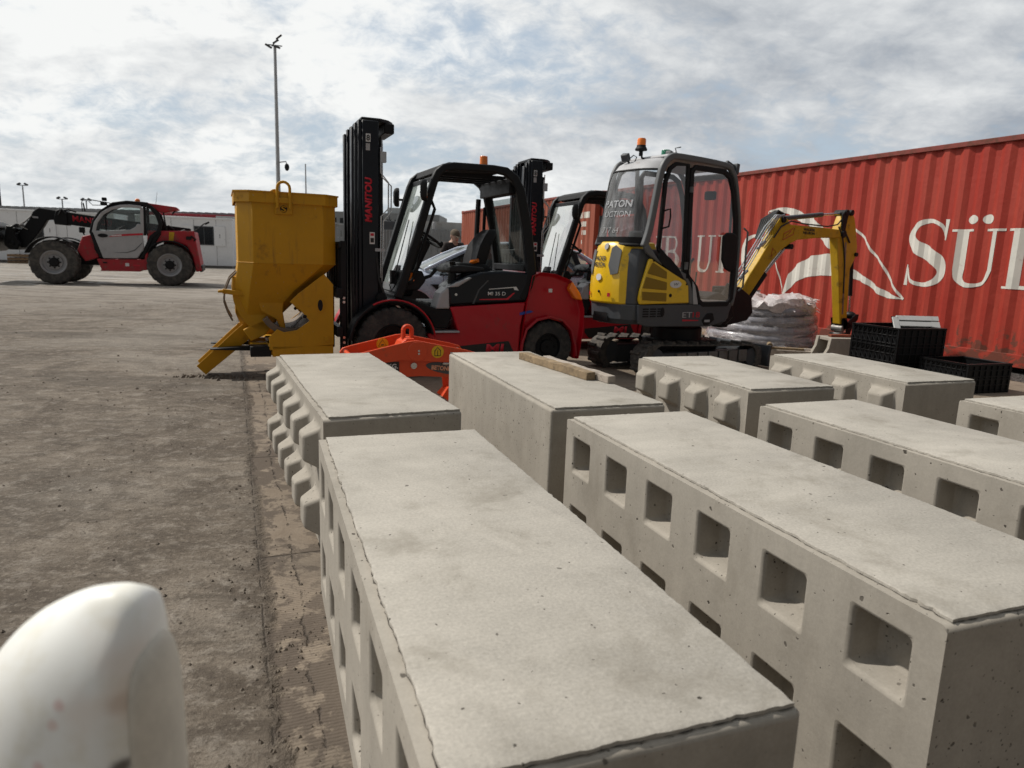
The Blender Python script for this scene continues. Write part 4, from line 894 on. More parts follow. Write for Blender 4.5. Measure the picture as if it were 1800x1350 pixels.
    for yy in (-.72, -.80): h_.tube([(.2, yy, 2.4), (.2, yy, .4)], .02)
    h_.build('mast_hose', 'rub', t)
    pp = MB().tube([(.13, -.21, 2.33), (.13, -.21, 1.98), (.04, -.20, 1.90), (.04, -.20, 1.66), (.12, -.20, 1.56), (.13, -.21, .95)], .007).tube([(.145, -.20, 2.26), (.145, -.20, 2.02), (.07, -.19, 1.93), (.07, -.19, 1.68), (.145, -.19, 1.60), (.145, -.2, 1.0)], .007); pp.build('hydraulic_pipe', 'steel', t)
    MB().box(.10, .20, -.195, -.22, 1.26, 1.29).box(.09, .15, -.19, -.25, 2.12, 2.22).build('pipe_clamp', 'galv', t)
    MB().tube([(.13, -.20, 1.2), (.11, -.18, .98), (.05, -.14, .80), (.03, -.16, .70)], .012).build('loop_hose', 'rub', t)
    MB().tube([(.12, -.2, .80), (.05, -.2, .76), (-.06, -.2, .74)], .035).cyl((.09, -.13, .80), (.09, -.21, .80), .05).build('tilt_cylinder', 'plas', t)
    MB().prism([(.16, .60), (.05, .84), (.0, .66), (.0, .45), (.16, .40)], -.16, -.30).build('tilt_bracket', 'blk', t, .01, 1)
    text('MANITOU', 'lettering', 'redp', t, (.230, -.1985, 1.54), (0, 0, 1), (1, 0, 0), .42, .072, .12, .045)
    decal('mast_plate', 'sign', t, [(.29, -.20, 2.30), (.245, -.20, 2.30), (.245, -.20, 2.375), (.29, -.20, 2.375)], (0, 1, 0))
    text('8', 'lettering', 'blkp', t, (.285, -.197, 2.31), (-1, 0, 0), (0, 0, 1), .034, .055, 0, .02)
    decal('mast_plate', 'lgrey', t, [(.29, -.20, 2.22), (.25, -.20, 2.22), (.25, -.20, 2.285), (.29, -.20, 2.285)], (0, 1, 0))
    decal('mast_plate', 'sign', t, [(.255, -.20, 1.33), (.205, -.20, 1.33), (.205, -.20, 1.445), (.255, -.20, 1.445)], (0, 1, 0))
    decal('plate_print', 'blkp', t, [(.247, -.197, 1.345), (.213, -.197, 1.345), (.213, -.197, 1.39), (.247, -.197, 1.39)], (0, 1, 0), .0008)
    decal('plate_print', 'redp', t, [(.247, -.197, 1.41), (.213, -.197, 1.41), (.213, -.197, 1.435), (.247, -.197, 1.435)], (0, 1, 0), .0008)
    for ch_ in kids(t):
        if ch_.name.split('.')[0] in ('mast_outer_rail', 'mast_inner_rail', 'mast_carriage_rail', 'mast_plate', 'plate_print', 'mast_head_plate', 'mast_crossmember', 'lift_cylinder', 'mast_hose', 'hydraulic_pipe', 'pipe_clamp') or (ch_.name.startswith('lettering') and max(v.co.z for v in ch_.data.vertices) > 1.3): ch_.location.x -= .055
    # carriage and forks
    c_ = MB()
    c_.box(.48, .545, -.08, -1.08, .42, .52).box(.48, .545, -.08, -1.08, .80, .90)
    for k in range(7): c_.box(.49, .52, -.15-.13*k, -.19-.13*k, .9, 1.32)
    c_.box(.488, .522, -.10, -1.06, 1.28, 1.34)
    c_.build('carriage', 'blk', t, .006, 1)
    MB().box(.44, .50, -.12, -.20, .20, 1.35).box(.44, .50, -.96, -1.04, .20, 1.35).build('side_plate', 'blk', t, .008, 1)
    bo = MB()
    for z in (.36, .41, .76, .80): bo.cyl((.47, -.12, z), (.47, -.108, z), .013, n=10)
    bo.build('bolt', 'steel', t)
    for yy in (-.36, -.80):
        MB().prism([(.548, .26), (.548, .95), (.59, .95), (.59, .315), (1.40, .31), (1.70, .292), (1.70, .282), (1.2, .262), (.62, .26)], yy+.05, yy-.05).build('fork', 'blk', t, .004, 1)
    return t
fl1 = make_forklift('red and black forklift in front, its tall mast beside the yellow skip')
fl2 = dup(fl1, (.48, 9.50, 0), RD(-160), 'red and black forklift partly hidden behind the nearer forklift and the excavator')

# ------------------------------------------------------------ yellow concrete skip on the forks
def make_skip():
    t = thing('concrete_skip', 'ochre yellow concrete skip with a discharge chute, carried on the nearer forklift\'s forks', 'concrete skip', (-1.2, 7.0, 0), RD(-157.5)); yN, yF = -.06, -1.06
    def octo(x0, x1, y0, y1, z, c=.13): return [(x0+c, y0, z), (x1-c, y0, z), (x1, y0-c, z), (x1, y1+c, z), (x1-c, y1, z), (x0+c, y1, z), (x0, y1+c, z), (x0, y0-c, z)]
    x0, x1 = .535, 1.425; o8 = lambda z, i=0.: octo(x0+i, x1-i, yN-i, yF+i, z)
    b = MB()
    outer = [o8(1.70), o8(1.12), octo(.80, 1.462, yN-.12, yF+.12, .86, .13), octo(1.03, 1.46, yN-.24, yF+.24, .62, .10), octo(1.10, 1.42, yN-.29, yF+.29, .52, .08)]
    b.loft(outer, False); b.loft([o8(1.70), o8(1.70, .012)], False); b.loft([o8(1.70, .012), o8(1.12, .012), octo(.81, 1.45, yN-.13, yF+.13, .87, .13), octo(1.04, 1.44, yN-.25, yF+.25, .63, .1)], False)
    b.build('hopper_body', 'hop', t, .004, 1, ang=20)
    # weld seam
    MB().tube(o8(1.12, -.001), .004, 5, True).build('weld_seam', 'hop', t)
    r = MB(); r.loft([o8(1.665, -.022), o8(1.765, -.022)], False); r.loft([o8(1.765, -.022), o8(1.765, -.015), o8(1.665, -.015), o8(1.665, -.022)], False); r.loft([o8(1.70, .0), o8(1.70, -.016)], False)
    r.build('rim', 'hop', t, .002, 1, ang=20)
    r = MB(); r.loft([octo(x0-.03, x1+.03, yN+.03, yF-.03, 1.768), octo(x0-.03, x1+.03, yN+.03, yF-.03, 1.755), octo(x0+.03, x1-.03, yN-.03, yF+.03, 1.755), octo(x0+.03, x1-.03, yN-.03, yF+.03, 1.768), octo(x0-.03, x1+.03, yN+.03, yF-.03, 1.768)], False); r.build('rim_flange', 'hop', t, ang=20)
    for s_, yy in ((1, yN), (-1, yF)):
        lp = MB().box(.94, 1.10, yy+s_*.001, yy+s_*.016, 1.565, 1.72).build('lug_plate', 'hop', t, .004, 1)
        MB().tube([(.965, yy+s_*.045, 1.62), (.965, yy+s_*.045, 1.80)]+[(1.02+.055*cos(a), yy+s_*.045, 1.80+.055*sin(a)) for a in [pi-pi*i/8 for i in range(9)]]+[(1.075, yy+s_*.045, 1.62)], .013).build('lifting_bow', 'hop', lp)
        MB().obox((1.02, yy+s_*.03, 1.69), .15, .03, .05).build('bow_bracket', 'hop', lp, .004, 1)
        MB().cyl((1.02, yy+s_*.016, 1.615), (1.02, yy+s_*.0175, 1.615), .032, n=18).build('lug_hole', 'blk', lp)
        if s_ > 0: text('S', 'lettering', 'hop', lp, (1.043, yy+.018, 1.588), (-1, 0, 0), (0, 0, 1), .046, .055, 0, .03, .006)
    # curved discharge gate
    gt = [(1.475, .98), (1.485, .86), (1.475, .74), (1.43, .62), (1.36, .52), (1.27, .46), (1.17, .47), (1.10, .56), (1.10, .70), (1.15, .84)]
    MB().prism(gt, -.30, -.82).build('discharge_gate', 'hop', t, .01, 2)
    MB().prism([(1.06, .84), (1.09, .83), (1.28, .84), (1.28, .80), (1.23, .66), (1.10, .58), (1.05, .47), (1.01, .47), (1.035, .66), (1.02, .78)], -.24, -.285).build('gate_lever_plate', 'hop', t, .006, 1)
    MB().cyl((1.06, -.235, .80), (1.06, -.215, .80), .022, n=12).build('pivot_bolt', 'hop', t)
    MB().ribbon([(1.25, .825), (1.46, .83), (1.57, .845)], .045, -.25, -.265).box(1.56, 1.61, -.23, -.29, .83, .855).build('gate_lever', 'hop', t, .004, 1)
    MB().ribbon([(1.42, 1.04), (1.50, .96), (1.55, .84), (1.56, .74), (1.53, .64), (1.49, .56)], .014, -.30, -.42).build('guard_hoop', 'hopin', t)
    MB().ribbon([(1.42, 1.04), (1.50, .96), (1.55, .84), (1.56, .74), (1.53, .64), (1.49, .56)], .014, -.70, -.82).build('guard_hoop', 'hopin', t)
    # chute
    ch = Vector((1.19, 0, .50)); ct = Vector((1.75, 0, .025)); d = (ct-ch).normalized(); nn = Vector((-d.z, 0, d.x)) * (-1 if d.x < 0 else 1)
    if nn.z < 0: nn = -nn
    def sec(p, w, h, th=.012): return [(p.x+nn.x*h, -.56+w/2, p.z+nn.z*h), (p.x, -.56+w/2-.03, p.z), (p.x, -.56-w/2+.03, p.z), (p.x+nn.x*h, -.56-w/2, p.z+nn.z*h), (p.x+nn.x*h, -.56-w/2+th, p.z+nn.z*h), (p.x+nn.x*th, -.56-w/2+.03+th, p.z+nn.z*th), (p.x+nn.x*th, -.56+w/2-.03-th, p.z+nn.z*th), (p.x+nn.x*h, -.56+w/2-th, p.z+nn.z*h)]
    MB().loft([sec(ch, .40, .16), sec(ch.lerp(ct, .35), .38, .15), sec(ct, .34, .12)]).build('chute', 'hop', t, .003, 1)
    MB().add([(ch.x+nn.x*.02, -.42, ch.z+nn.z*.02), (ch.x+nn.x*.02, -.70, ch.z+nn.z*.02), (ct.x+nn.x*.016, -.68, ct.z+nn.z*.016), (ct.x+nn.x*.016, -.44, ct.z+nn.z*.016)], [(0, 1, 2, 3)]).build('chute_lining', 'hopin', t)
    MB().prism([(1.22, .56), (1.30, .53), (1.40, .47), (1.33, .36), (1.20, .42), (1.14, .50)], -.30, -.82).build('chute_neck', 'hop', t, .008, 2)
    # support plates
    gus = [(.66, 1.03), (.575, .93), (.575, .345), (1.17, .30), (1.18, .42), (1.10, .50), (1.04, .47), (.92, .49), (.80, .58), (.885, .68), (.98, .76), (.90, .84)]
    for yy in (yN-.025, yF+.045):
        g_ = MB().prism(gus, yy, yy-.014).build('support_plate', 'hop', t, .003, 1)
        s_ = 1 if yy > -.5 else -1; y2 = yy if s_ > 0 else yy-.014
        ov = lambda cx, cz, a, b_: [(cx+a*cos(q), y2, cz+b_*sin(q)) for q in [2*pi*i/20 for i in range(20)]]
        decal('slot_ring', 'hop', g_, ov(.70, .73, .036, .072), (0, s_, 0), .006); decal('slot_hole', 'blk', g_, ov(.70, .73, .024, .055), (0, s_, 0), .0075)
        decal('bolt_hole', 'blk', g_, ov(.845, .62, .018, .018), (0, s_, 0), .001)
        MB().cyl((.64, y2, .40), (.64, y2+.02*s_, .40), .022, n=12).build('pin', 'hop', g_)
    MB().ribbon(arc(.98, .72, .255, 205, 330, 12), .055, -.12, -1.0).build('cross_band', 'hopin', t)
    MB().tube([(.86, -.25, .60), (.98, -.28, .46)], .012).build('gas_strut', 'dsteel', t)
    MB().box(.58, 1.18, -.10, -1.02, .30, .345).box(.58, 1.15, -.085, -.12, .235, .335).box(.58, 1.15, -1.0, -1.035, .235, .335).build('base_beam', 'hop', t, .004, 1)
    for yy in (-.36, -.80):
        p = MB().box(.60, 1.34, yy+.075, yy+.085, .235, .335).box(.60, 1.34, yy-.085, yy-.075, .235, .335).box(.60, 1.34, yy-.085, yy+.085, .335, .345).box(.60, 1.34, yy-.085, yy+.085, .225, .235).build('fork_pocket', 'hop', t)
    MB().box(1.16, 1.345, -.10, -.27, .235, .335).build('pocket_end', 'blk', t, .004, 1)
    return t
make_skip()

# ------------------------------------------------------------ orange block clamp
K['salmon'] = mat('salmon_print', (.75, .35, .22), .5)
def make_clamp():
    t = thing('block_lifting_clamp', 'orange lifting clamp with yellow warning discs standing behind the concrete blocks', 'lifting clamp', (-.90, 5.93, 0), math.atan2(.38, .92))
    # local x along the beams, y away from the camera
    def up_beam(y, part='side_plate'):
        p = MB().prism([(-.52, .375), (-.535, .41), (-.51, .445), (-.44, .465), (-.05, .555), (.02, .56), (.44, .475), (.53, .45), (.555, .415), (.54, .38), (.46, .36), (-.1, .40), (-.44, .36)], y-.012, y+.012).build('upper_plate', 'ora', t, .003, 1)
        for x in (-.485, .50): MB().cyl((x, y-.035, .412), (x, y+.02, .412), .024, n=14).build('pin', 'steel', p)
        for z in (.475, .452): MB().cyl((.03, y-.022, z), (.03, y+.01, z), .009, n=10).build('rivet', 'steel', p)
        MB().cyl((.02, y-.018, .47), (.02, y+.012, .47), .082, n=28).build('pivot_disc', 'ora', p, .003, 1)
        q = MB().prism([(-.50, .38), (-.30, .40), (0, .43), (.52, .375), (.52, .24), (.40, .22), (.34, .24), (.05, .26), (-.3, .25), (-.40, .22), (-.5, .24)], y+.016, y+.036).build('lower_plate', 'ora', t, .003, 1)
        MB().cyl((-.005, y-.0, .350), (-.005, y+.02, .350), .026, n=14).build('bolt', 'steel', q)
        return p, q
    f = up_beam(-.25); r = up_beam(.22)
    disc = lambda cx, cz, y, rad: [(cx+rad*cos(a), y, cz+rad*sin(a)) for a in [2*pi*i/24 for i in range(24)]]
    d = decal('warning_disc', 'yelp', f[0], disc(.19, .465, -.262, .052), (0, -1, 0)); z = .465
    MB().tube([(.19-.024, -.2655, z-.033), (.19+.024, -.2655, z-.033), (.19+.024, -.2655, z+.01), (.19, -.2655, z+.036), (.19-.024, -.2655, z+.01)], .0035, 4, True).tube([(.19, -.2655, z-.033), (.19, -.2655, z+.01)], .003, 4).build('warning_symbol', 'blkp', d)
    d = decal('warning_disc', 'yelp', r[0], disc(-.17, .475, .208, .052), (0, -1, 0)); z = .475
    MB().tube([(-.17-.036, .2045, z-.02), (-.17+.036, .2045, z-.02), (-.17, .2045, z+.038)], .0035, 4, True).tube([(-.17-.012, .2045, z-.008), (-.17+.012, .2045, z-.008)], .005, 4).build('warning_symbol', 'blkp', d)
    decal('data_plate', 'lamp', f[0], [(.30, -.262, .415), (.30, -.262, .46), (.46, -.262, .43), (.46, -.262, .388)], (0, -1, 0))
    pl = decal('capacity_plate', 'blkp', f[1], [(-.36, -.234, .305), (-.36, -.234, .395), (-.125, -.234, .385), (-.125, -.234, .305)], (0, -1, 0))
    text('1500 KG.', 'lettering', 'sign', pl, (-.34, -.2365, .328), (1, 0, 0), (0, 0, 1), .205, .042, 0, .035)
    ov = [(.29+.19*cos(a), -.234, .318-.055*cos(a)*.55+.048*sin(a)) for a in [2*pi*i/28 for i in range(28)]]
    pl = decal('name_plate', 'dgrey', f[1], ov, (0, -1, 0)); text('BETONBLOCK', 'lettering', 'salmon', pl, (.145, -.237, .312), (1, 0, -.10), (0, 0, 1), .29, .040, .1, .05)
    MB().ball((.27, -.245, .362), .032, .01, .016).build('catch', 'steel', f[1])
    # eye and saddle
    e = MB().prism([(-.13, .40), (-.07, .525), (-.035, .545), (-.035, .555), (.035, .555), (.04, .545), (.07, .515), (.13, .40)], -.10, .10).build('saddle', 'ora', t, .012, 2)
    pts = [(-.036, .0, .545), (-.036, 0, .615)]+[(.036*cos(a), 0, .615+.036*sin(a)) for a in [pi-pi*i/8 for i in range(9)]]+[(.036, 0, .545)]
    MB().tube(pts, .019, 10).build('lifting_eye', 'ora', e)
    MB().cyl((0.0, -.25, .47), (0, .22, .47), .035).cyl((-.485, -.25, .412), (-.485, .22, .412), .018).cyl((.50, -.25, .412), (.50, .22, .412), .018).build('cross_shaft', 'ora', t)
    for x in (-.42, .42):
        s_ = 1 if x > 0 else -1
        for y in (-.226, .244): MB().prism([(x-.05, .28), (x+.05, .28), (x+.035, .05), (x-.02, .05)], y, y+.022).build('leg', 'ora', t, .004, 1)
        MB().prism([(x-.07*s_, .0), (x+.05*s_, .0), (x+.05*s_, .075), (x-.0*s_, .075)], -.27, .31).build('clamp_foot', 'ora', t, .006, 1)
    return t
make_clamp()

# ------------------------------------------------------------ mini excavator
def make_excavator():
    t = thing('mini_excavator', 'yellow and grey mini excavator with a glazed cab, in front of the red container', 'mini excavator', (1.49, 7.56, 0), RD(32.4))
    def track(y0, y1):
        tr = bpy.data.objects.new('track', None); COL.objects.link(tr); tr.parent = t
        outl = arc(.10, .185, .185, 270, 100, 10)+[(.6, .345), (1.2, .325)]+arc(1.68, .155, .155, 85, -90, 8)
        L_ = [Vector(p) for p in outl]; n = len(L_)
        inn = [((Vector(p)-Vector((.9, .17)))*.90+Vector((.9, .17))) for p in outl]
        b = MB(); b.loft([[(p.x, y0, p.y), (p.x, y1, p.y), (q.x, y1, q.y), (q.x, y0, q.y)] for p, q in zip(L_+[L_[0]], inn+[inn[0]])], False); b.build('rubber_belt', 'track', tr, ang=35)
        lug = MB(); tot = 0; seg = []
        P = L_+[L_[0]]
        for a, c in zip(P, P[1:]): seg.append((tot, a, c)); tot += (c-a).length
        m_ = 46
        for k in range(m_):
            s_ = tot*k/m_; 
            for st, a, c in seg:
                l = (c-a).length
                if st <= s_ < st+l:
                    p = a+(c-a)*(s_-st)/l; d = (c-a).normalized(); nn = Vector((-d.y, d.x)); 
                    if nn.dot(p-Vector((.9, .17))) < 0: nn = -nn
                    yo = .0 if k % 2 else .09
                    q = [p-d*.022, p+d*.022, p+d*.014+nn*.024, p-d*.014+nn*.024]
                    lug.prism([(v.x, max(v.y, .001)) for v in q], y0+.004+yo, y0+.14+yo)
        lug.build('track_lug', 'track', tr, smooth=False)
        s_ = MB().prism([(.10, .10), (.10, .26), (1.66, .24), (1.7, .10), (1.55, .045), (.25, .045)], y0+.05, y1-.05).build('track_frame', 'dgrey', tr, .01, 1)
        for yy, sg in ((y0, 1), (y1, -1)):
            MB().cyl((.10, yy+.02*sg, .185), (.10, yy+.08*sg, .185), .135, .12, 24).cyl((1.68, yy+.02*sg, .155), (1.68, yy+.08*sg, .155), .11, .10, 20).build('idler', 'dgrey', tr, .01, 1)
            for x in (.45, .8, 1.15, 1.45): MB().cyl((x, yy+.025*sg, .075), (x, yy+.08*sg, .075), .05, n=14).build('roller', 'dgrey', tr)
        if y0 < .3:
            for k in range(7): MB().box(.42+.17*k, .56+.17*k, y0+.012, y0+.05, .11, .25).build('frame_panel', 'dsteel', tr, .004, 1)
        return tr
    track(.0, .23); track(.76, .99)
    MB().box(.55, 1.25, .2, .8, .16, .36).cyl((.86, .5, .34), (.86, .5, .50), .30, .30, 28).build('undercarriage', 'blk', t, .01, 1)
    # dozer blade in front
    bl = MB().prism([(1.98, .02), (2.03, .02), (2.00, .15), (2.02, .28), (1.98, .28), (1.95, .15)], .0, .99).build('dozer_blade', 'dgrey', t, .005, 1)
    MB().box(1.5, 1.98, .28, .34, .10, .17).box(1.5, 1.98, .65, .71, .10, .17).build('blade_arm', 'blk', bl)
    # plan outlines of the slewing body
    def plan(k=0., xf=1.20):
        return [(xf, .0+k), (.9, .0+k), (-.10, .0+k), (-.26+k*.5, .02+k), (-.36+k, .12+k*.7), (-.415+k, .28), (-.415+k, .48), (-.36+k, .62-k*.5), (-.24+k*.6, .76-k), (-.04, .87-k), (.9, .90-k), (xf, .90-k)]
    b = MB(); b.loft([[(x, y, .55 if x > .2 else .60-.02*min(1, max(0, -x*3))) for x, y in plan(.05, 1.12)], [(x, y, .64) for x, y in plan(.01, 1.19)], [(x, y, .80) for x, y in plan(0)]]); b.build('lower_body', 'dgrey', t, .012, 2, ang=25)
    # recess under the tail
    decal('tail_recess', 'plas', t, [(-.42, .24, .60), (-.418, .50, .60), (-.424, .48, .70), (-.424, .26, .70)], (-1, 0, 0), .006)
    # dark grey shoulder, engine hood
    pl = plan(0.)[2:10]
    b = MB(); rg = []
    for z, k in ((.80, .003), (.95, .0), (1.15, .012), (1.32, .035), (1.38, .06)):
        rg.append([(-.02+k, .02+k*.6, z)]+[(x+k, y+k*.5, z) for x, y in pl[1:3]]+[(x+k, y, z) for x, y in pl[3:5]]+[(x+k, y-k*.5, z) for x, y in pl[5:]]+[(.2, .80, z), (.2, .1, z)])
    b.loft(rg); b.build('shoulder_cowl', 'dgrey', t, .012, 2, ang=25)
    b = MB(); rg = []
    for z, k, w in ((.795, .0, .0), (.81, -.018, .0), (.95, -.028, .0), (1.15, -.020, .01), (1.30, .005, .02), (1.40, .03, .035), (1.445, .065, .06), (1.455, .12, .10)):
        rg.append([(.10, .10+w, z), (-.30+k, .085+w, z), (-.365+k, .13+w, z), (-.425+k, .28, z), (-.425+k, .48, z), (-.372+k, .61-w, z), (-.26+k*.6, .72-w, z), (.10, .74-w, z)])
    b.loft(rg); b.build('engine_hood', 'yel', t, .014, 3, ang=25)
    # hood details: slanted grey vents, letters, reflectors
    def hp(u, z):   # point on the rear hood surface, u across 0..1 from near side
        P = [(-.365, .13), (-.425, .28), (-.425, .48), (-.372, .61)]
        k = -.028 if z < 1.0 else (-.028+(z-.95)/.2*.008 if z < 1.15 else (-.02+(z-1.15)/.15*.025 if z < 1.3 else .005+(z-1.3)*.25))
        f = u*3; i = min(2, int(f)); f -= i; a, c = P[i], P[i+1]
        return Vector((a[0]+(c[0]-a[0])*f+k-.006, a[1]+(c[1]-a[1])*f, z))
    for us, nm in (((.02, .20, .30, .22, .04), 'grille_near'), ((.80, .78, .97, .98, .84), 'grille_far')):
        zs = (1.12, 1.14, 1.38, 1.41, 1.36) if nm == 'grille_near' else (1.12, 1.36, 1.36, 1.16, 1.08)
        P = [hp(u, z) for u, z in zip(us, zs)]
        if nm == 'grille_near': P = [hp(.05, 1.12)+Vector((0, 0, 0)), hp(.22, 1.10), hp(.30, 1.20), hp(.30, 1.38), hp(.22, 1.41), hp(.05, 1.36)]
        decal('hood_grille', 'grey', t, P, (-1, -.15, 0), .006)
    for w_, z in (('WACKER', 1.245), ('NEUSON', 1.18)):
        o_ = text(w_, 'lettering', 'blkp', t, (0, .52, z), (.0, -1, 0), (0, 0, 1), .20, .05, 0, .03)
        for v in o_.data.vertices:
            p = hp(max(0, min(1, (v.co.y-.13)/.48)), v.co.z); v.co.x = p.x-.004
    decal('hood_badge', 'sign', t, [hp(.52+.07*cos(a), 1.07+.035*sin(a)) for a in [2*pi*i/16 for i in range(16)]], (-1, 0, 0), .008)
    decal('hood_emblem', 'lgrey', t, [hp(.44+.05*cos(a), 1.395+.035*sin(a)) for a in [2*pi*i/16 for i in range(16)]], (-1, 0, 0), .012)
    for u in (.20, .88): decal('reflector', 'redp', t, [hp(u, .87), hp(u+.06, .87), hp(u+.06, .91), hp(u, .91)], (-1, 0, 0), .006)
    MB().ball(tuple(hp(.5, .92)), .012, .012, .016).build('hood_lock', 'blk', t)
    # right side: body skirt with vents, yellow panel with louvres
    yN = 0.
    sk = MB().prism([(-.24, .80), (-.22, .60), (-.10, .565), (.86, .545), (1.13, .60), (1.21, .80)], -.014, .02).build('side_skirt', 'dgrey', t, .012, 2)
    v_ = MB()
    for j in range(3):
        for k in range(4): v_.box(-.17+.105*j, -.09+.105*j, -.020, -.010, .67+.026*k, .683+.026*k)
    v_.build('skirt_vent', 'plas', sk)
    text('ET', 'lettering', 'lgrey', sk, (.415, -.0145, .655), (1, 0, 0), (0, 0, 1), .15, .06, 0, .0); text('18', 'lettering', 'redp', sk, (.575, -.0145, .655), (1, 0, 0), (0, 0, 1), .11, .06, 0, .0)
    decal('skirt_line', 'redp', sk, [(.42, -.014, .615), (.67, -.014, .615), (.67, -.014, .625), (.42, -.014, .635)], (0, -1, 0), .001)
    MB().prism([(.72, .62), (.80, .70), (.90, .70), (.93, .62), (.84, .565), (.76, .565)], -.022, .02).build('step_recess', 'plas', sk, .008, 1)
    MB().box(.76, .84, -.03, -.012, .60, .625).build('step_edge', 'lgrey', sk)
    MB().ball((.115, -.014, .72), .03, .01, .05).build('filler_cap', 'plas', sk)
    yp = MB().prism([(-.235, .86), (-.215, .805), (.50, .815), (.475, 1.00), (.42, 1.06), (.0, 1.235), (-.10, 1.285), (-.125, 1.27), (-.22, .96)], -.022, .02).build('side_panel', 'yel', t, .014, 3)
    K.setdefault('louv', mat('louvre_yellow', (.30, .18, .012), .7, bump=1., bs=160))
    for q in ([(-.095, 1.235), (-.075, 1.245), (.13, 1.15), (.135, 1.075), (-.15, 1.13)], [(-.165, 1.095), (.14, 1.04), (.145, .955), (-.205, .975)], [(-.21, .94), (.148, .925), (.15, .835), (-.195, .85)]):
        MB().prism(q, -.028, -.018).build('louvre', 'louv', yp, .006, 1)
    ovl = [(.27+.085*cos(a), -.023, 1.02+.04*sin(a)) for a in [2*pi*i/20 for i in range(20)]]
    bd = decal('side_badge', 'sign', yp, ovl, (0, -1, 0)); text('W', 'lettering', 'grey', bd, (.235, -.0245, 1.005), (1, 0, 0), (0, 0, 1), .07, .03, .3)
    MB().cyl((.205, -.026, .90), (.205, -.02, .90), .02, n=14).build('panel_lock', 'blk', yp)
    for x, z in ((-.07, 1.262), (.435, 1.02)): MB().cyl((x, -.028, z), (x, -.02, z), .010, n=8).build('screw', 'blk', yp)
    # light strip between panel and door
    MB().prism([(-.20, 1.40), (-.145, 1.43), (.0, 1.28), (.45, 1.13), (.515, 1.02), (.60, .80), (.51, .80), (.475, 1.00), (.42, 1.07), (.0, 1.25), (-.16, 1.34)], -.018, .03).build('sill_panel', 'grey', t, .012, 2)
    MB().prism([(.525, 1.06), (.575, 1.0), (.64, .80), (.565, .80)], -.026, -.016).build('door_sill', 'lgrey', t, .006, 1)
    # cab frame
    W2 = .80
    fr_out = [(-.19, 1.40), (-.12, 1.62), (-.035, 2.10), (.01, 2.24), (.09, 2.32), (.24, 2.345), (.90, 2.325), (1.04, 2.27), (1.12, 2.14), (1.20, 1.85), (1.245, 1.55), (1.25, 1.0), (1.21, .78)]
    for y0, y1 in ((-.012, .045), (W2-.045, W2)):
        fr_out2 = smooth(fr_out, 4) if len(fr_out) < 20 else fr_out
        MB().ribbon(fr_out2, interp([.075, .072, .07, .07, .07, .065, .06, .055, .045, .04, .04, .045, .05], len(fr_out2)), y0, y1).build('cab_frame', 'grey', t, .014, 3)
    for y0, s_ in ((-.016, 1), (W2-.03, -1)):
        fr = MB()
        win = [(.005, 1.39), (.04, 2.08), (.09, 2.21), (.17, 2.265), (.345, 2.27), (.365, 1.9), (.40, 1.10)]
        fr.ribbon(win+[(.30, 1.17), (.005, 1.39), (.01, 1.5)], .042, y0, y0+.04)
        fr.ribbon([(.445, 1.08), (.415, 1.95), (.405, 2.20), (.45, 2.255), (.90, 2.25), (1.0, 2.20), (1.07, 2.06), (1.15, 1.75), (1.185, 1.4), (1.185, .86), (1.12, .80), (.72, .80), (.66, .84), (.60, .98), (.445, 1.12), (.44, 1.3)], .055, y0-.004, y0+.036)
        fr.build('door_frame', 'plas', t, .006, 1)
        MB().add([(x, y0+.018, z) for x, z in win], [tuple(range(7))]).add([(x, y0+.016, z) for x, z in [(.43, 1.1), (.41, 2.2), (.45, 2.25), (.9, 2.25), (1.0, 2.2), (1.07, 2.06), (1.15, 1.75), (1.18, 1.4), (1.18, .84), (.68, .82), (.60, .98)]], [tuple(range(11))]).build('side_window', 'g4', t, smooth=False)
    MB().prism([(.02, 1.37), (.17, 1.30), (.30, 1.20), (.385, 1.10), (.40, 1.02), (.30, 1.08), (.005, 1.26)], -.020, .02).build('window_base_trim', 'plas', t, .006, 1)
    MB().tube([(.03, -.02, 1.78), (.09, -.045, 1.80), (.10, -.045, 1.72), (.085, -.045, 1.62), (.02, -.02, 1.60)], .010).build('window_handle', 'plas', t)
    MB().prism([(.93, 1.56), (.99, 1.60), (1.10, 1.60), (1.17, 1.56), (1.17, 1.22), (1.10, 1.16), (1.0, 1.20), (.94, 1.30)], -.05, -.015).build('lock_cover', 'plas', t, .03, 3)
    MB().obox((.40, -.03, 1.22), .03, .03, .08).build('door_hinge', 'grey', t); MB().obox((.395, -.03, 2.02), .03, .03, .06).build('door_hinge', 'grey', t)
    MB().box(.40, .44, -.01, .03, 1.1, 2.25).build('door_pillar', 'plas', t, .006, 1)
    MB().tube([(1.27, -.03, .95), (1.33, -.04, 1.0), (1.33, -.04, 1.62), (1.27, -.03, 1.66)], .011).build('grab_rail', 'grey', t)
    # roof
    b = MB(); b.loft([[(.06, -.0, 2.33), (.90, .0, 2.33), (1.05, .02, 2.28), (1.05, W2-.02, 2.28), (.90, W2, 2.33), (.06, W2, 2.33)], [(.08, .04, 2.365), (.88, .04, 2.36), (1.0, .06, 2.32), (1.0, W2-.06, 2.32), (.88, W2-.04, 2.36), (.08, W2-.04, 2.365)]]); b.build('roof', 'lgrey', t, .02, 3)
    # rear screen: curved
    rg = []
    for z in (1.42, 1.55, 1.75, 1.95, 2.10, 2.20, 2.28):
        xo = -.17+(z-1.42)*.205 if z < 2.12 else -.026+(z-2.12)*.55; r_ = []
        for k in range(13):
            u = k/12; y = .035+u*(W2-.07); bow = .17*(1-(2*u-1)**4)*1.0; r_.append((xo-bow*(.75 if z > 2.2 else 1), y, z))
        rg.append(r_)
    MB().loft(rg[:6], False, False).build('rear_screen', 'g2', t)
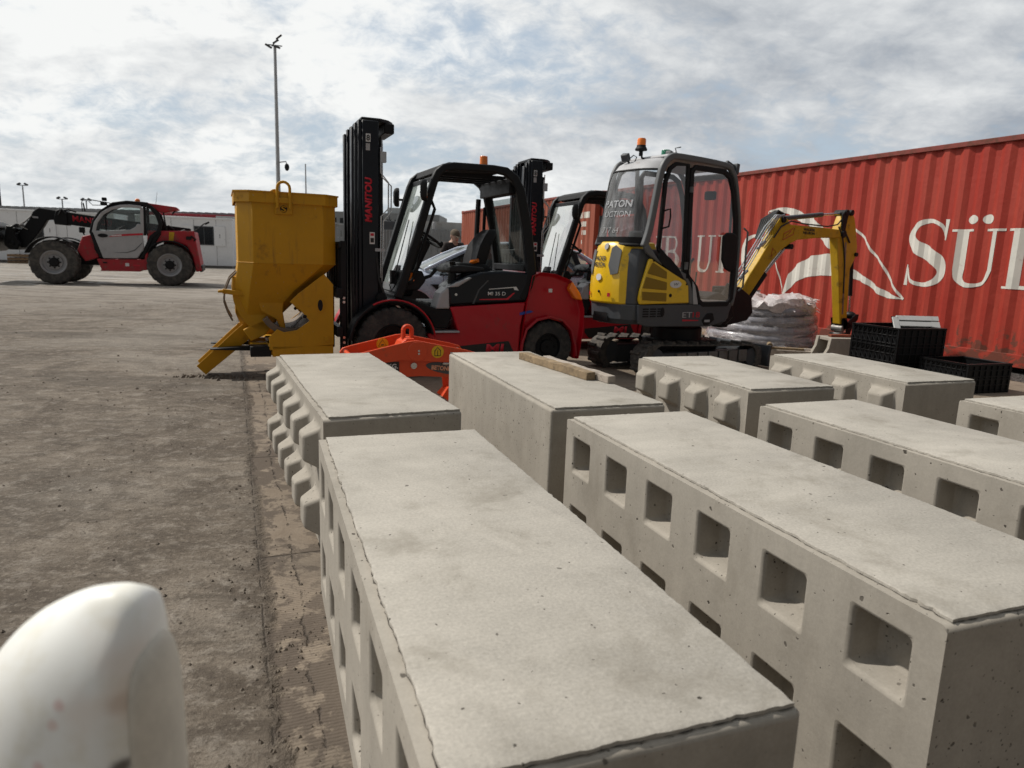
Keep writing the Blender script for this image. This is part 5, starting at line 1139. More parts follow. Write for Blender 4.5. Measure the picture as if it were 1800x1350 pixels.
    MB().loft([rg[5], rg[6], [(x+.10, y, z+.05) for x, y, z in rg[6]], [(.3, y, 2.35) for x, y, z in rg[6]]], False, False).build('rear_roof_lip', 'lgrey', t)
    MB().tube([(x, y, z) for x, y, z in rg[5]], .012, 6).build('screen_seal', 'plas', t); MB().tube(rg[0], .02, 6).build('screen_seal', 'plas', t)
    MB().loft([[(x-.004, y, 1.40), (x-.004, y, 1.50)] for x, y, z in rg[0]], False, False).build('screen_mask', 'plas', t)
    MB().tube([rg[i][11] for i in range(6)], .012, 6).build('screen_edge', 'plas', t)
    def rsp(u, z): xo = -.17+(z-1.42)*.205; y = .035+u*(W2-.07); return Vector((xo-.17*(1-(2*u-1)**4)-.004, y, z))
    for w_, z, h, y0_, wd in (('PATON', 1.81, .075, .60, .42), ('UCTION', 1.71, .06, .57, .39), ('717 64', 1.54, .06, .55, .26)):
        o_ = text(w_, 'lettering', 'lamp' if w_ != '717 64' else 'lgrey', t, (0, y0_, z), (0, -1, 0), (0, 0, 1), wd, h, 0, .02 if w_ == 'PATON' else -.004)
        for v in o_.data.vertices: v.co.x = rsp((v.co.y-.035)/(W2-.07), v.co.z).x-.003
    # interior
    MB().prism([(.25, .80), (.25, 1.0), (.30, 1.05), (.72, 1.06), (.78, 1.0), (.78, .80)], .18, .62).build('seat_base', 'plas', t, .02, 2)
    MB().loft([[(.12, .22, 1.05), (.12, .58, 1.05), (.26, .58, 1.05), (.26, .22, 1.05)], [(.04, .24, 1.40), (.04, .56, 1.40), (.14, .56, 1.40), (.14, .24, 1.40)], [(.02, .28, 1.58), (.02, .52, 1.58), (.09, .52, 1.58), (.09, .28, 1.58)]]).build('seat_back', 'seat', t, .03, 3)
    MB().tube([(.60, .12, 1.05), (.62, .12, 1.25), (.66, .12, 1.30)], .014).tube([(.60, .70, 1.05), (.62, .70, 1.25), (.66, .70, 1.30)], .014).tube([(.95, .35, .82), (.97, .35, 1.15)], .01).tube([(.99, .5, .82), (1.01, .5, 1.15)], .01).build('control_lever', 'plas', t)
    MB().box(.28, .58, .05, .17, .95, 1.20).box(.28, .58, .65, .77, .95, 1.20).build('side_console', 'plas', t, .03, 2)
    MB().box(.2, 1.2, .03, W2-.03, .79, .83).build('cab_floor', 'dsteel', t)
    MB().obox((1.04, .30, 2.02), .05, .14, .10, .3).build('interior_mirror', 'plas', t, .02, 2)
    MB().ribbon([(1.08, 2.24), (1.20, 1.85), (1.24, 1.4), (1.24, .85)], .02, W2-.08, W2-.02).ribbon([(1.08, 2.24), (1.20, 1.85), (1.24, 1.4), (1.24, .85)], .02, .03, .08).build('front_post', 'plas', t)
    MB().tube([(1.18, .1, 2.0), (1.22, .12, 1.5), (1.22, .1, 1.2)], .015).build('screen_wiper', 'rub', t)
    MB().box(1.06, 1.10, .04, W2-.04, 2.20, 2.26).build('front_header', 'grey', t)
    # roof fittings
    q = MB().tube([(.22, .36, 2.33), (.10, .38, 2.33), (.05, .40, 2.35), (.04, .41, 2.41)], .012).cyl((.04, .41, 2.37), (.04, .41, 2.43), .022, n=10).build('beacon_stalk', 'plas', t)
    MB().lathe([(.001, .0), (.062, .005), (.066, .02), (.050, .045), (.0485, .06)], (.04, .41, 2.42), 'z', 24).build('beacon_base', 'plas', q)
    MB().lathe([(.048, .0), (.048, .055), (.040, .072), (.001, .078)], (.04, .41, 2.48), 'z', 24).build('beacon_lens', 'amber', q)
    w = MB().obox((-.06, .54, 2.355), .06, .09, .085, .3, -.5, 0).build('work_lamp', 'dgrey', t, .012, 2)
    MB().tube([(-.04, .52, 2.33), (.0, .48, 2.38), (.02, .45, 2.36), (.0, .46, 2.30)], .006).tube([(-.04, .52, 2.32), (-.01, .51, 2.27)], .012).build('lamp_cable', 'rub', w)
    w = MB().obox((.20, .14, 2.385), .06, .07, .05, .3, .2, 0).build('work_lamp', 'grey', t, .01, 2); MB().ball((.235, .09, 2.39), .02, .02, .02).build('lamp_lens', 'lamp', w)
    MB().tube([(.30, .12, 2.36), (.24, .10, 2.44), (.30, .08, 2.455)], .006).build('roof_bracket', 'plas', t)
    MB().cyl((.36, .36, 2.36), (.36, .36, 2.46), .055, .05, 20).build('roof_beacon_green', 'grn', t, .008, 2)
    MB().obox((1.05, .05, 2.33), .16, .04, .06, 0, .35, 0).obox((1.13, .04, 2.30), .05, .07, .12, 0, .1, 0).obox((1.13, .05, 2.20), .04, .05, .10).build('front_lamp', 'dgrey', t, .01, 2)
    # boom, stick and rams; boom plane y
    Y = .45; hw = .075
    MB().prism([(1.10, .56), (1.10, .86), (1.30, .92), (1.55, .82), (1.60, .62), (1.45, .50)], Y-.18, Y+.18).build('swing_post_mount', 'blk', t, .02, 2)
    MB().cyl((1.55, Y, .48), (1.55, Y, .95), .10, n=20).prism([(1.50, .50), (1.50, .98), (1.72, .98), (1.95, .86), (2.0, .66), (1.90, .56)], Y-.13, Y+.13).build('swing_post', 'blk', t, .015, 2)
    boom = [(1.72, .60), (1.79, .90), (1.94, 1.13), (2.08, 1.30), (2.25, 1.53), (2.33, 1.64), (2.32, 1.74), (2.45, 1.87), (2.56, 1.85), (2.63, 1.78), (2.77, 1.775), (3.17, 1.775), (3.58, 1.765), (3.78, 1.76), (3.84, 1.71), (3.80, 1.655), (3.64, 1.65), (3.19, 1.63), (2.80, 1.59), (2.65, 1.53), (2.50, 1.45), (2.31, 1.28), (2.11, 1.04), (1.93, .83), (1.84, .60)]
    bm_ = MB().prism(boom, Y-hw, Y+hw).build('boom', 'yel2', t, .012, 2)
    for w_, z_ in (('WACKER', 1.715), ('NEUSON', 1.672)): text(w_, 'lettering', 'blkp', bm_, (2.90, Y-hw-.001, z_), (1, 0, -.02), (0, 0, 1), .24, .034, 0, .03)
    MB().tube([(2.50, Y-hw-.004, 1.58), (2.70, Y-hw-.004, 1.66), (2.71, Y-hw-.004, 1.74), (2.51, Y-hw-.004, 1.66)], .004, 4, True).tube([(2.55, Y-hw-.004, 1.63), (2.60, Y-hw-.004, 1.655), (2.65, Y-hw-.004, 1.70)], .004, 4).build('boom_pictogram', 'redp', bm_)
    MB().tube([(2.30, Y-hw-.004, 1.36), (2.39, Y-hw-.004, 1.42), (2.32, Y-hw-.004, 1.47)], .004, 4, True).build('boom_pictogram', 'redp', bm_)
    for p in ((1.82, .72, .055), (2.47, 1.83, .04), (2.67, 1.50, .035), (3.77, 1.71, .045)): MB().cyl((p[0], Y-hw-.025, p[1]), (p[0], Y+hw+.025, p[1]), p[2], n=16).build('boom_pin', 'plas', bm_)
    hs = MB()
    for k in range(6):
        o_ = .018+.019*k; y = Y-hw-.004+.018*(k % 2)
        hs.tube([(1.60, Y-.1+.03*k, .84), (1.66-o_*.6, y, .92+.02*k), (1.80-o_*.8, y, 1.06+o_*.7), (2.05-o_*.8, y, 1.40+o_*.6), (2.24-o_*.8, y, 1.66+o_*.6), (2.38-o_*.4, y, 1.84+o_*.4), (2.52, y+.03, 1.90-.004*k)], .008, 6)
    hs.build('boom_hose', 'galv', t)
    MB().tube([(2.30, Y-hw-.02, 1.60), (2.42, Y-hw-.02, 1.74), (2.62, Y-hw-.01, 1.82), (2.9, Y-hw-.0, 1.80), (3.4, Y-hw, 1.79), (3.66, Y-.05, 1.83), (3.75, Y-.04, 1.90)], .010, 6).build('boom_hose', 'rub', t)
    for k in range(5): MB().tube([(2.10+.02*k, Y-.03+.03*k, 1.58), (2.26, Y-.03+.03*k, 1.82), (2.42+.02*k, Y-.03+.03*k, 1.94), (2.56, Y-.03+.03*k, 1.90)], .012).build('boom_hose', 'rub', t)
    for a, z in ((1.80, 1.13), (2.08, 1.50)): MB().obox((a, Y-hw-.010, z), .17, .04, .022, 0, -.64, 0).build('hose_clamp', 'galv', t)
    for k in range(5): MB().tube([(1.25+.03*k, Y-.2+.03*k, .78), (1.45, Y-.16, .86+.04*k), (1.58, Y-.12, .98-.03*k), (1.66, Y-hw-.02, .92+.03*k)], .014).build('slew_hose', 'rub', t)
    MB().cyl((1.93, Y-.02, .74), (2.28, Y-.02, 1.14), .040, n=18).build('boom_ram_barrel', 'plas', t); MB().cyl((2.28, Y-.02, 1.14), (2.62, Y-.02, 1.47), .020, n=14).build('boom_ram_rod', 'steel', t)
    MB().ribbon([(2.67, 1.50), (2.50, 1.30), (2.30, 1.10), (2.0, .76)], .045, Y+.03, Y+.06).build('ram_guard', 'blk', t)
    MB().cyl((2.50, Y, 1.845), (3.36, Y, 1.945), .032, n=18).build('stick_ram_barrel', 'dgrey', t); MB().cyl((3.36, Y, 1.945), (3.80, Y, 1.985), .016, n=14).build('stick_ram_rod', 'steel', t)
    st_ = [(3.66, 1.66), (3.70, 1.78), (3.77, 1.95), (3.82, 2.02), (3.93, 2.04), (4.02, 1.93), (4.07, 1.82), (4.16, 1.54), (4.15, 1.40), (4.05, 1.24), (4.12, .46), (3.97, .46), (3.80, 1.16)]
    sk_ = MB().prism(st_, Y-.06, Y+.06).build('stick', 'yel2', t, .010, 2)
    for p in ((3.77, 1.71, .055), (3.80, 1.99, .045), (3.91, 2.0, .04), (4.13, 1.44, .028), (4.04, .50, .05)): MB().cyl((p[0], Y-.09, p[1]), (p[0], Y+.09, p[1]), p[2], n=16).build('stick_pin', 'plas', sk_)
    MB().prism([(3.86, 1.60), (3.89, 1.60), (4.01, .6), (3.98, .6)], Y-.064, Y-.055).build('stick_seam', 'dsteel', sk_)
    MB().prism([(3.70, 1.97), (3.78, 2.04), (3.84, 2.0), (3.80, 1.74), (3.73, 1.74)], Y-.085, Y-.062).build('link_plate', 'plas', sk_, .006, 1)
    MB().tube([(3.66, Y-.07, 1.80), (3.76, Y-.08, 1.66), (3.84, Y-.07, 1.50), (3.90, Y-.066, 1.30), (3.95, Y-.066, .9)], .010).tube([(3.72, Y-.07, 1.82), (3.84, Y-.08, 1.70), (3.95, Y-.07, 1.6)], .012).build('stick_hose', 'rub', sk_)
    MB().cyl((4.15, Y, 1.38), (4.22, Y, .86), .030, n=16).build('bucket_ram_barrel', 'plas', t); MB().cyl((4.22, Y, .86), (4.25, Y, .60), .014, n=12).build('bucket_ram_rod', 'steel', t)
    lk = [(3.98, .54), (4.02, .40), (4.14, .52), (4.26, .60), (4.34, .60), (4.33, .52), (4.22, .42), (4.18, .30), (4.08, .26), (4.10, .44), (4.05, .50)]
    for a in (Y-.10, Y+.075): MB().prism(lk, a, a+.025).build('bucket_link', 'blk', t, .008, 1)
    MB().ball((4.27, Y, .58), .07, .09, .055).build('link_knuckle', 'blk', t)
    MB().box(3.94, 4.12, Y-.08, Y+.08, .20, .34).cyl((3.97, Y-.11, .22), (3.97, Y+.11, .22), .045, n=14).cyl((4.12, Y-.11, .22), (4.12, Y+.11, .22), .045, n=14).cyl((4.02, Y-.09, .40), (4.02, Y+.09, .40), .05).build('quick_hitch', 'dsteel', t, .01, 1)
    return t
make_excavator()
# ------------------------------------------------------------ telehandler
def make_telehandler():
    t = thing('telehandler', 'red and grey telehandler with a black boom parked across the yard', 'telehandler', (-10.24, 21.01, 0), RD(-159))
    for x in (0, 2.95):
        wheel(t, (x, -.24, .615), .605, .46, .33, 'lug', 'tyre2', 'lgrey', 1)
        wheel(t, (x, -2.05, .615), .605, .46, .33, 'lug', 'tyre2', 'lgrey', -1)
    MB().box(-.5, 3.3, -.85, -1.45, .55, .95).box(-.12, .12, -.3, -2.0, .5, .72).box(2.83, 3.07, -.3, -2.0, .5, .72).build('chassis', 'blk', t, .02, 1)
    # engine side and tail
    MB().prism([(.55, 1.60), (.30, 1.60), (-.70, 1.64), (-.76, 1.15), (-.86, .46), (-.70, .42), (-.62, .90), (-.48, 1.18), (-.2, 1.30), (.15, 1.30), (.45, 1.15), (.62, .95)], -.22, -.75).prism([(.2, 1.55), (-.70, 1.62), (-.84, .55), (-.70, .45), (-.5, 1.0), (.2, 1.2)], -.75, -2.1).build('engine_cowl', 'red2', t, .03, 2)
    MB().prism([(-.02, 1.58), (-.16, 1.58), (-.12, 1.32), (.0, 1.32)], -.215, -.23).build('reflective_panel', 'yel2', t)
    MB().box(-.80, -.88, -.3, -2.0, .42, .62).build('rear_bumper', 'blk', t, .02, 1)
    MB().tube([(-.60, -.3, 1.20), (-.72, -.22, 1.40), (-.60, -.2, 1.48)], .03).tube([(-.70, -.22, 1.62), (-.98, -.2, 1.86), (-1.04, -.2, 1.88)], .016).obox((-1.06, -.2, 1.88), .14, .05, .05, 0, .5, 0).obox((-.54, -.2, 1.42), .14, .10, .10).build('tail_lamp_bracket', 'plas', t)
    MB().tube([(.1, -1.3, 1.6), (-.0, -1.2, 1.72), (-.25, -1.1, 1.62), (-.4, -1.0, 1.66)], .03).tube([(.15, -1.2, 1.62), (.05, -1.0, 1.78), (-.1, -1.0, 1.66)], .02).build('boom_hose', 'rub', t)
    for cx, a0, a1 in ((0, 45, 140), (2.95, 20, 128)):
        mg = MB(); mg.ribbon(arc(cx, .615, .70, a0, a1, 14), .035, -.0, -.46); mg.build('mudguard', 'plas', t, .01, 1)
    MB().ribbon(arc(2.95, .615, .69, 30, 150, 14), .035, -1.85, -2.28).build('mudguard', 'plas', t, .01, 1)
    MB().prism([(2.25, 1.36), (2.02, 1.42), (1.86, .78), (2.22, .66), (2.40, .95)], -.30, -.6).build('front_cowl', 'red2', t, .02, 2)
    MB().prism([(2.0, 1.50), (1.86, 1.55), (1.62, .76), (1.78, .72), (1.95, 1.0)], -.20, -.5).build('cab_corner', 'plas', t, .02, 2)
    MB().prism([(1.90, .74), (.66, .76), (.66, .90), (.56, .98), (.62, .45), (.76, .43), (.80, .40), (1.84, .40), (1.80, .44)], -.17, -.70).build('side_tank', 'red2', t, .02, 2)
    MB().box(1.18, 1.08, -.165, -.175, .55, .64).build('data_plate', 'sign', t); MB().box(.98, .80, -.165, -.172, .56, .60).build('data_plate', 'redp', t); MB().box(1.75, 1.64, -.16, -.18, .62, .66).build('step_slot', 'blk', t)
    # cab
    N, F = -.16, -1.05
    out = [(1.78, .78), (1.99, 1.50), (1.90, 1.80), (1.72, 2.06), (1.50, 2.22), (1.25, 2.32), (1.0, 2.36), (.62, 2.355), (.42, 2.26), (.27, 2.05), (.20, 1.80), (.26, 1.58), (.45, 1.42), (.74, .80)]
    for y0, y1 in ((N-.0, N-.09), (F+.09, F)): MB().ribbon(out, .11, y0, y1).ribbon([(.63, 1.45), (.60, 2.30)], .08, y0, y1).build('cab_frame', 'plas', t, .02, 2)
    MB().prism([(.20, 1.62), (.45, 1.42), (.80, .78), (.66, .78), (.42, 1.15), (.2, 1.5)], N-.02, F+.02).build('cab_rear_base', 'plas', t, .02, 2)
    dr = [(1.93, 1.48), (1.86, 1.76), (1.68, 2.02), (1.46, 2.17), (1.2, 2.25), (.95, 2.27), (.70, 2.255), (.665, 2.2)]
    MB().ribbon(dr+[(.68, 1.6), (.70, 1.45)], .085, N+.025, N-.04).build('door_frame', 'lgrey', t, .012, 2)
    d_ = MB().prism([(1.96, 1.54), (1.90, 1.53), (1.80, 1.535), (1.0, 1.60), (.86, 1.68), (.80, 1.78), (.70, 1.76), (.655, 1.1), (.84, .80), (.92, .785), (1.73, .765), (1.83, 1.10)], N+.03, N-.04).build('door', 'lgrey', t, .016, 2)
    ov = [(1.70+.13*cos(a), N+.031, 1.405+.055*sin(a)) for a in [2*pi*i/20 for i in range(20)]]; decal('door_handle', 'blk', d_, ov, (0, 1, 0), .008)
    decal('door_stripe', 'redp', d_, [(1.55, N+.031, 1.37), (1.20, N+.031, 1.41), (.67, N+.031, 1.46), (.67, N+.031, 1.515), (1.10, N+.031, 1.475), (1.45, N+.031, 1.43)], (0, 1, 0), .004)
    decal('door_crease', 'grey', d_, [(1.50, N+.031, .93), (1.1, N+.031, .96), (.90, N+.031, 1.04), (.70, N+.031, 1.25), (.70, N+.031, 1.22), (.90, N+.031, 1.0), (1.1, N+.031, .935)], (0, 1, 0), .002)
    decal('door_lettering', 'sign', d_, [(1.48, N+.036, 1.395), (1.22, N+.036, 1.42), (1.22, N+.036, 1.445), (1.48, N+.036, 1.42)], (0, 1, 0), .002)
    MB().add([(x, N-.005, z) for x, z in [(1.93, 1.52), (1.86, 1.76), (1.68, 2.02), (1.46, 2.17), (1.2, 2.25), (.95, 2.27), (.70, 2.25), (.70, 1.5)]], [tuple(range(8))]).add([(x, N-.05, z) for x, z in [(.60, 1.5), (.60, 2.26), (.44, 2.2), (.30, 2.0), (.25, 1.8), (.30, 1.6)]], [tuple(range(6))]).build('side_window', 'g1', t, smooth=False)
    MB().add([(x, F+.05, z) for x, z in [(1.93, 1.5), (1.86, 1.76), (1.68, 2.02), (1.46, 2.17), (1.2, 2.25), (.95, 2.27), (.5, 2.25), (.28, 2.0), (.25, 1.6)]], [tuple(range(9))]).build('side_window', 'g3', t, smooth=False)
    MB().ribbon([(1.61, 1.52), (1.60, 1.95), (1.58, 2.08)], .035, N+.012, N-.03).build('window_bar', 'plas', t)
    MB().prism([(1.50, 2.20), (1.10, 2.33), (.62, 2.36), (.5, 2.40), (1.05, 2.42), (1.42, 2.35), (1.55, 2.25)], N, F).build('cab_roof', 'plas', t, .02, 2)
    MB().prism([(.55, 2.39), (-.24, 2.31), (-.30, 2.24), (.10, 2.13), (.24, 2.15), (.40, 2.30)], -.30, -.95).build('roof_cowl', 'red2', t, .02, 2)
    MB().tube([(.12, -.34, 2.16), (.06, -.34, 1.62)], .02).tube([(-.22, -.5, 2.25), (-.12, -.34, 2.10)], .02).build('cowl_stay', 'plas', t)
    MB().cyl((.80, -.5, 2.40), (.80, -.5, 2.46), .075, .07, 16).ball((.80, -.5, 2.46), .07, .07, .05).build('beacon', 'amber', t)
    MB().cyl((.33, -.5, 2.33), (.27, -.5, 2.72), .006, .004, 5).build('aerial', 'rub', t)
    MB().tube([(1.45, -.14, 2.32), (1.9, -.08, 2.38), (2.12, -.05, 2.38), (2.16, -.05, 2.28), (2.15, -.05, 2.05)], .012).tube([(1.5, -.14, 2.26), (1.9, -.10, 2.24), (1.98, -.08, 2.34)], .01).build('mirror_bracket', 'plas', t)
    MB().obox((2.10, -.03, 2.17), .03, .16, .24, .1, .15, 0).build('mirror', 'plas', t, .01, 2)
    MB().obox((1.62, -.12, 2.30), .16, .14, .10).obox((1.60, -.12, 2.42), .12, .12, .10).build('work_lamp', 'plas', t, .02, 2)
    MB().cyl((2.18, -.25, 1.40), (2.20, -.2, 1.48), .02).obox((2.22, -.2, 1.54), .14, .12, .16).build('front_lamp', 'plas', t, .03, 2)
    MB().prism([(1.4, .8), (1.4, 1.1), (1.0, 1.15), (.85, 1.65), (.75, 1.65), (.80, .8)], -.4, -.85).build('cab_seat', 'seat', t, .04, 2)
    q = [(1.33+.16*cos(a)*.8, -.62+.17*sin(a), 1.62-.16*cos(a)*.5) for a in [2*pi*i/18 for i in range(18)]]; MB().tube(q, .014, 6, True).prism([(1.8, .8), (1.75, 1.4), (1.45, 1.62), (1.38, 1.55), (1.6, 1.2), (1.62, .8)], -.5, -.75).build('steering_wheel', 'plas', t)
    # boom on the far side of the cab
    y0, y1 = -1.10, -1.45
    b = MB().prism([(-.55, 1.72), (-.50, 1.42), (2.15, 1.62), (2.80, 1.70), (2.80, 2.06), (2.0, 1.96)], y0, y1).build('boom', 'blk', t, .02, 2)
    text('MANITOU', 'lettering', 'redp', b, (2.60, y0+.002, 1.79), (-1, 0, -.10), (0, 0, 1), 1.02, .17, -.05, .02)
    MB().prism([(2.72, 1.66), (3.06, 1.68), (3.08, 1.80), (3.02, 2.06), (2.92, 2.12), (2.74, 2.10)], y0+.05, y1-.05).build('boom_collar', 'blk', t, .02, 2)
    MB().tube([(2.95, y0+.06, 1.95), (2.85, y0+.09, 2.12), (2.75, y0+.06, 2.0)], .02).tube([(2.9, y0, 2.06), (2.7, y0, 2.12), (2.5, y0, 2.06)], .025).build('collar_hose', 'rub', t)
    bs = MB().prism([(3.0, 2.07), (3.46, 2.14), (3.60, 2.02), (3.72, 1.78), (3.90, 1.52), (4.12, 1.24), (4.02, .98), (3.80, .98), (3.70, 1.15), (3.50, 1.42), (3.36, 1.62), (3.26, 1.80), (3.0, 1.82)], y0-.05, y1+.05).build('boom_head', 'blk', t, .02, 2)
    decal('head_plate', 'lgrey', bs, [(3.62, y0-.05, 1.84), (3.48, y0-.05, 1.83), (3.48, y0-.05, 1.88), (3.62, y0-.05, 1.89)], (0, 1, 0), .004)
    MB().tube([(3.62, y0, 1.9), (3.80, y0+.03, 1.72), (3.98, y0, 1.60), (3.75, y0+.02, 1.50)], .015).tube([(3.66, y0, 1.86), (3.88, y0+.03, 1.62), (4.05, y0, 1.62)], .012).build('head_hose', 'dsteel', t)
    ca_ = MB().prism([(3.95, 1.66), (4.10, 1.58), (4.22, 1.60), (4.30, 1.05), (4.18, .92), (3.98, .92), (3.92, 1.10), (4.02, 1.40)], y0+.25, y1-.25).cyl((4.1, y0+.3, 1.1), (4.1, y1-.3, 1.1), .07).cyl((4.0, y0+.3, 1.5), (4.0, y1-.3, 1.5), .05).build('attachment_carriage', 'blk', t, .02, 1)
    bk = MB(); pr = arc(4.78, 1.28, .42, 70, 290, 12)
    rg = [(x, z) for x, z in pr]; bk.ribbon(rg, .03, .05, -2.35)
    for y in (.05, -2.33): bk.prism(rg, y, y-.02)
    bk.build('bucket', 'blk', t, .004, 1)
    MB().box(4.3, 4.45, .0, -2.3, 1.52, 1.56).build('bucket_rib', 'dsteel', t)
    return t
make_telehandler()

# ------------------------------------------------------------ car behind the forklift
def make_car():
    t = thing('hatchback_car', 'silver blue hatchback car parked behind the nearer forklift', 'car', (-1.65, 11.3, 0), RD(-165)); Wd = 1.74
    # side profile stations: x, sill z, belt z (fender line), body top per x
    xs = [.84, .72, .45, .10, -.25, -.6, -1.2, -1.9, -2.5, -3.0, -3.3, -3.48]
    belt = [.52, .70, .80, .86, .89, .90, .92, .94, .96, .98, .93, .62]
    hood = [.54, .74, .87, .95, 1.0, .93, .95, .96, .98, 1.0, .95, .64]
    inset = [.22, .10, .05, .02, 0, 0, 0, 0, 0, .02, .06, .16]
    rg = []
    for x, bz, hz_, i in zip(xs, belt, hood, inset):
        zb = .24 if .7 > x > -3.3 else .34
        rg.append([(x, -i, zb), (x, .02-i, .45 if bz > .6 else .4), (x, -.0-i, .62 if bz > .7 else bz-.05), (x, -.03-i, bz), (x, -.14-i, hz_-.015), (x, -.45, hz_+.01), (x, -Wd+.45, hz_+.01), (x, -Wd+.14+i, hz_-.015), (x, -Wd+.03+i, bz), (x, -Wd+i, .62 if bz > .7 else bz-.05), (x, -Wd-.02+i, .45 if bz > .6 else .4), (x, -Wd+i, zb)])
    MB().loft(rg).build('body', 'car', t, sub=2, ang=60)
    # greenhouse
    gh = [(-.20, 1.0), (-.70, 1.24), (-1.0, 1.37), (-1.25, 1.44), (-1.75, 1.475), (-2.4, 1.44), (-2.85, 1.36), (-3.10, 1.20), (-3.38, 1.0)]
    rg = []
    for x, z in gh:
        i = .16+(z-1.0)*.18; rg.append([(x, -i, z-.02), (x, -i-.10, z), (x, -Wd/2, z+.02), (x, -Wd+i+.10, z), (x, -Wd+i, z-.02)])
    MB().loft(rg[3:8], False, False).build('roof', 'car', t)
    MB().loft(rg[0:4], False, False).build('windscreen', 'g3', t); MB().loft(rg[7:], False, False).build('rear_screen', 'cg', t)
    for s_ in (1, -1):
        Y = lambda v: -v if s_ > 0 else -Wd+v
        P = [(-.22, .98), (-.70, 1.22), (-1.0, 1.35), (-1.3, 1.42), (-1.75, 1.45), (-2.4, 1.42), (-2.85, 1.34), (-3.14, 1.16), (-3.36, .99)]
        rr_ = [[(x, Y(.155+(z-1)*.18), z) , (x, Y(.185+(z-1)*.18), z+.03)] for x, z in P]
        MB().tube([(x, Y(.155+(z-1)*.18), z) for x, z in P], [.028, .03, .03, .026, .024, .024, .03, .05, .05], 8).build('roof_pillar', 'car', t)
        MB().tube([(-1.95, Y(.23), 1.43), (-1.98, Y(.06), .95)], .035).tube([(-2.75, Y(.2), 1.35), (-2.9, Y(.08), .97)], .05).build('door_pillar', 'blk', t)
        g_ = [(-.45, .91), (-.72, 1.19), (-1.0, 1.32), (-1.3, 1.40), (-1.75, 1.43), (-2.4, 1.40), (-2.8, 1.33), (-2.9, .97)]
        MB().add([(x, Y(.06+(z-.95)*.30), z) for x, z in g_], [tuple(range(8))]).build('side_window', 'cg', t, smooth=False)
        MB().tube([(x, Y(.05+(z-.95)*.30), z) for x, z in g_], .014, 6, True).build('window_trim', 'blk', t)
        m_ = MB().ball((-.60, Y(-.13), .99), .10, .09, .065, 16, 10).build('wing_mirror', 'car', t); MB().tube([(-.62, Y(-.10), .95), (-.62, Y(.03), .93)], .03).build('mirror_foot', 'plas', m_)
        for x in (0, -2.6): wheel(t, (x, Y(.12), .31), .31, .2, .21, 'solid', 'tyre', 'lgrey', s_)
        for x in (0, -2.6):
            a = MB().add([(px, Y(-.022), pz) for px, pz in arc(x, .31, .37, -8, 188, 16)], [tuple(range(17))]); a.build('wheel_arch', 'blk', t, smooth=False)
            MB().ribbon(arc(x, .31, .375, -5, 185, 16), .02, Y(-.028), Y(.0)).build('arch_lip', 'car', t)
        MB().prism([(-.30, .76), (-.50, .765), (-.44, .64)], Y(-.022), Y(0)).build('wing_vent', 'blk', t)
        MB().box(-.50, -.506, Y(-.023), Y(0), .35, .90).box(-1.62, -1.626, Y(-.023), Y(0), .35, .92).build('door_gap', 'blk', t)
        MB().tube([(-1.35, Y(-.02), .80), (-1.38, Y(-.045), .80), (-1.52, Y(-.045), .805), (-1.55, Y(-.02), .805)], .012).build('door_handle', 'car', t)
        MB().ball((.62, Y(.14), .68), .16, .12, .07).build('headlight', 'lamp', t); MB().ball((-3.38, Y(.16), .78), .08, .10, .13).build('tail_light', 'redp', t)
    MB().cyl((-1.38, -.87, 1.46), (-1.62, -.87, 1.66), .008, .005, 6).build('aerial', 'blk', t)
    MB().box(-.8, -2.7, -.1, -Wd+.1, .5, .86).prism([(-1.2, .8), (-1.3, 1.18), (-1.42, 1.18), (-1.5, .8)], -.3, -.75).prism([(-1.2, .8), (-1.3, 1.18), (-1.42, 1.18), (-1.5, .8)], -1.0, -1.45).build('seats', 'seat', t, .03, 2)
    MB().box(.84, .87, -.35, -1.4, .34, .62).build('grille', 'blk', t, .01, 1)
    return t
make_car()

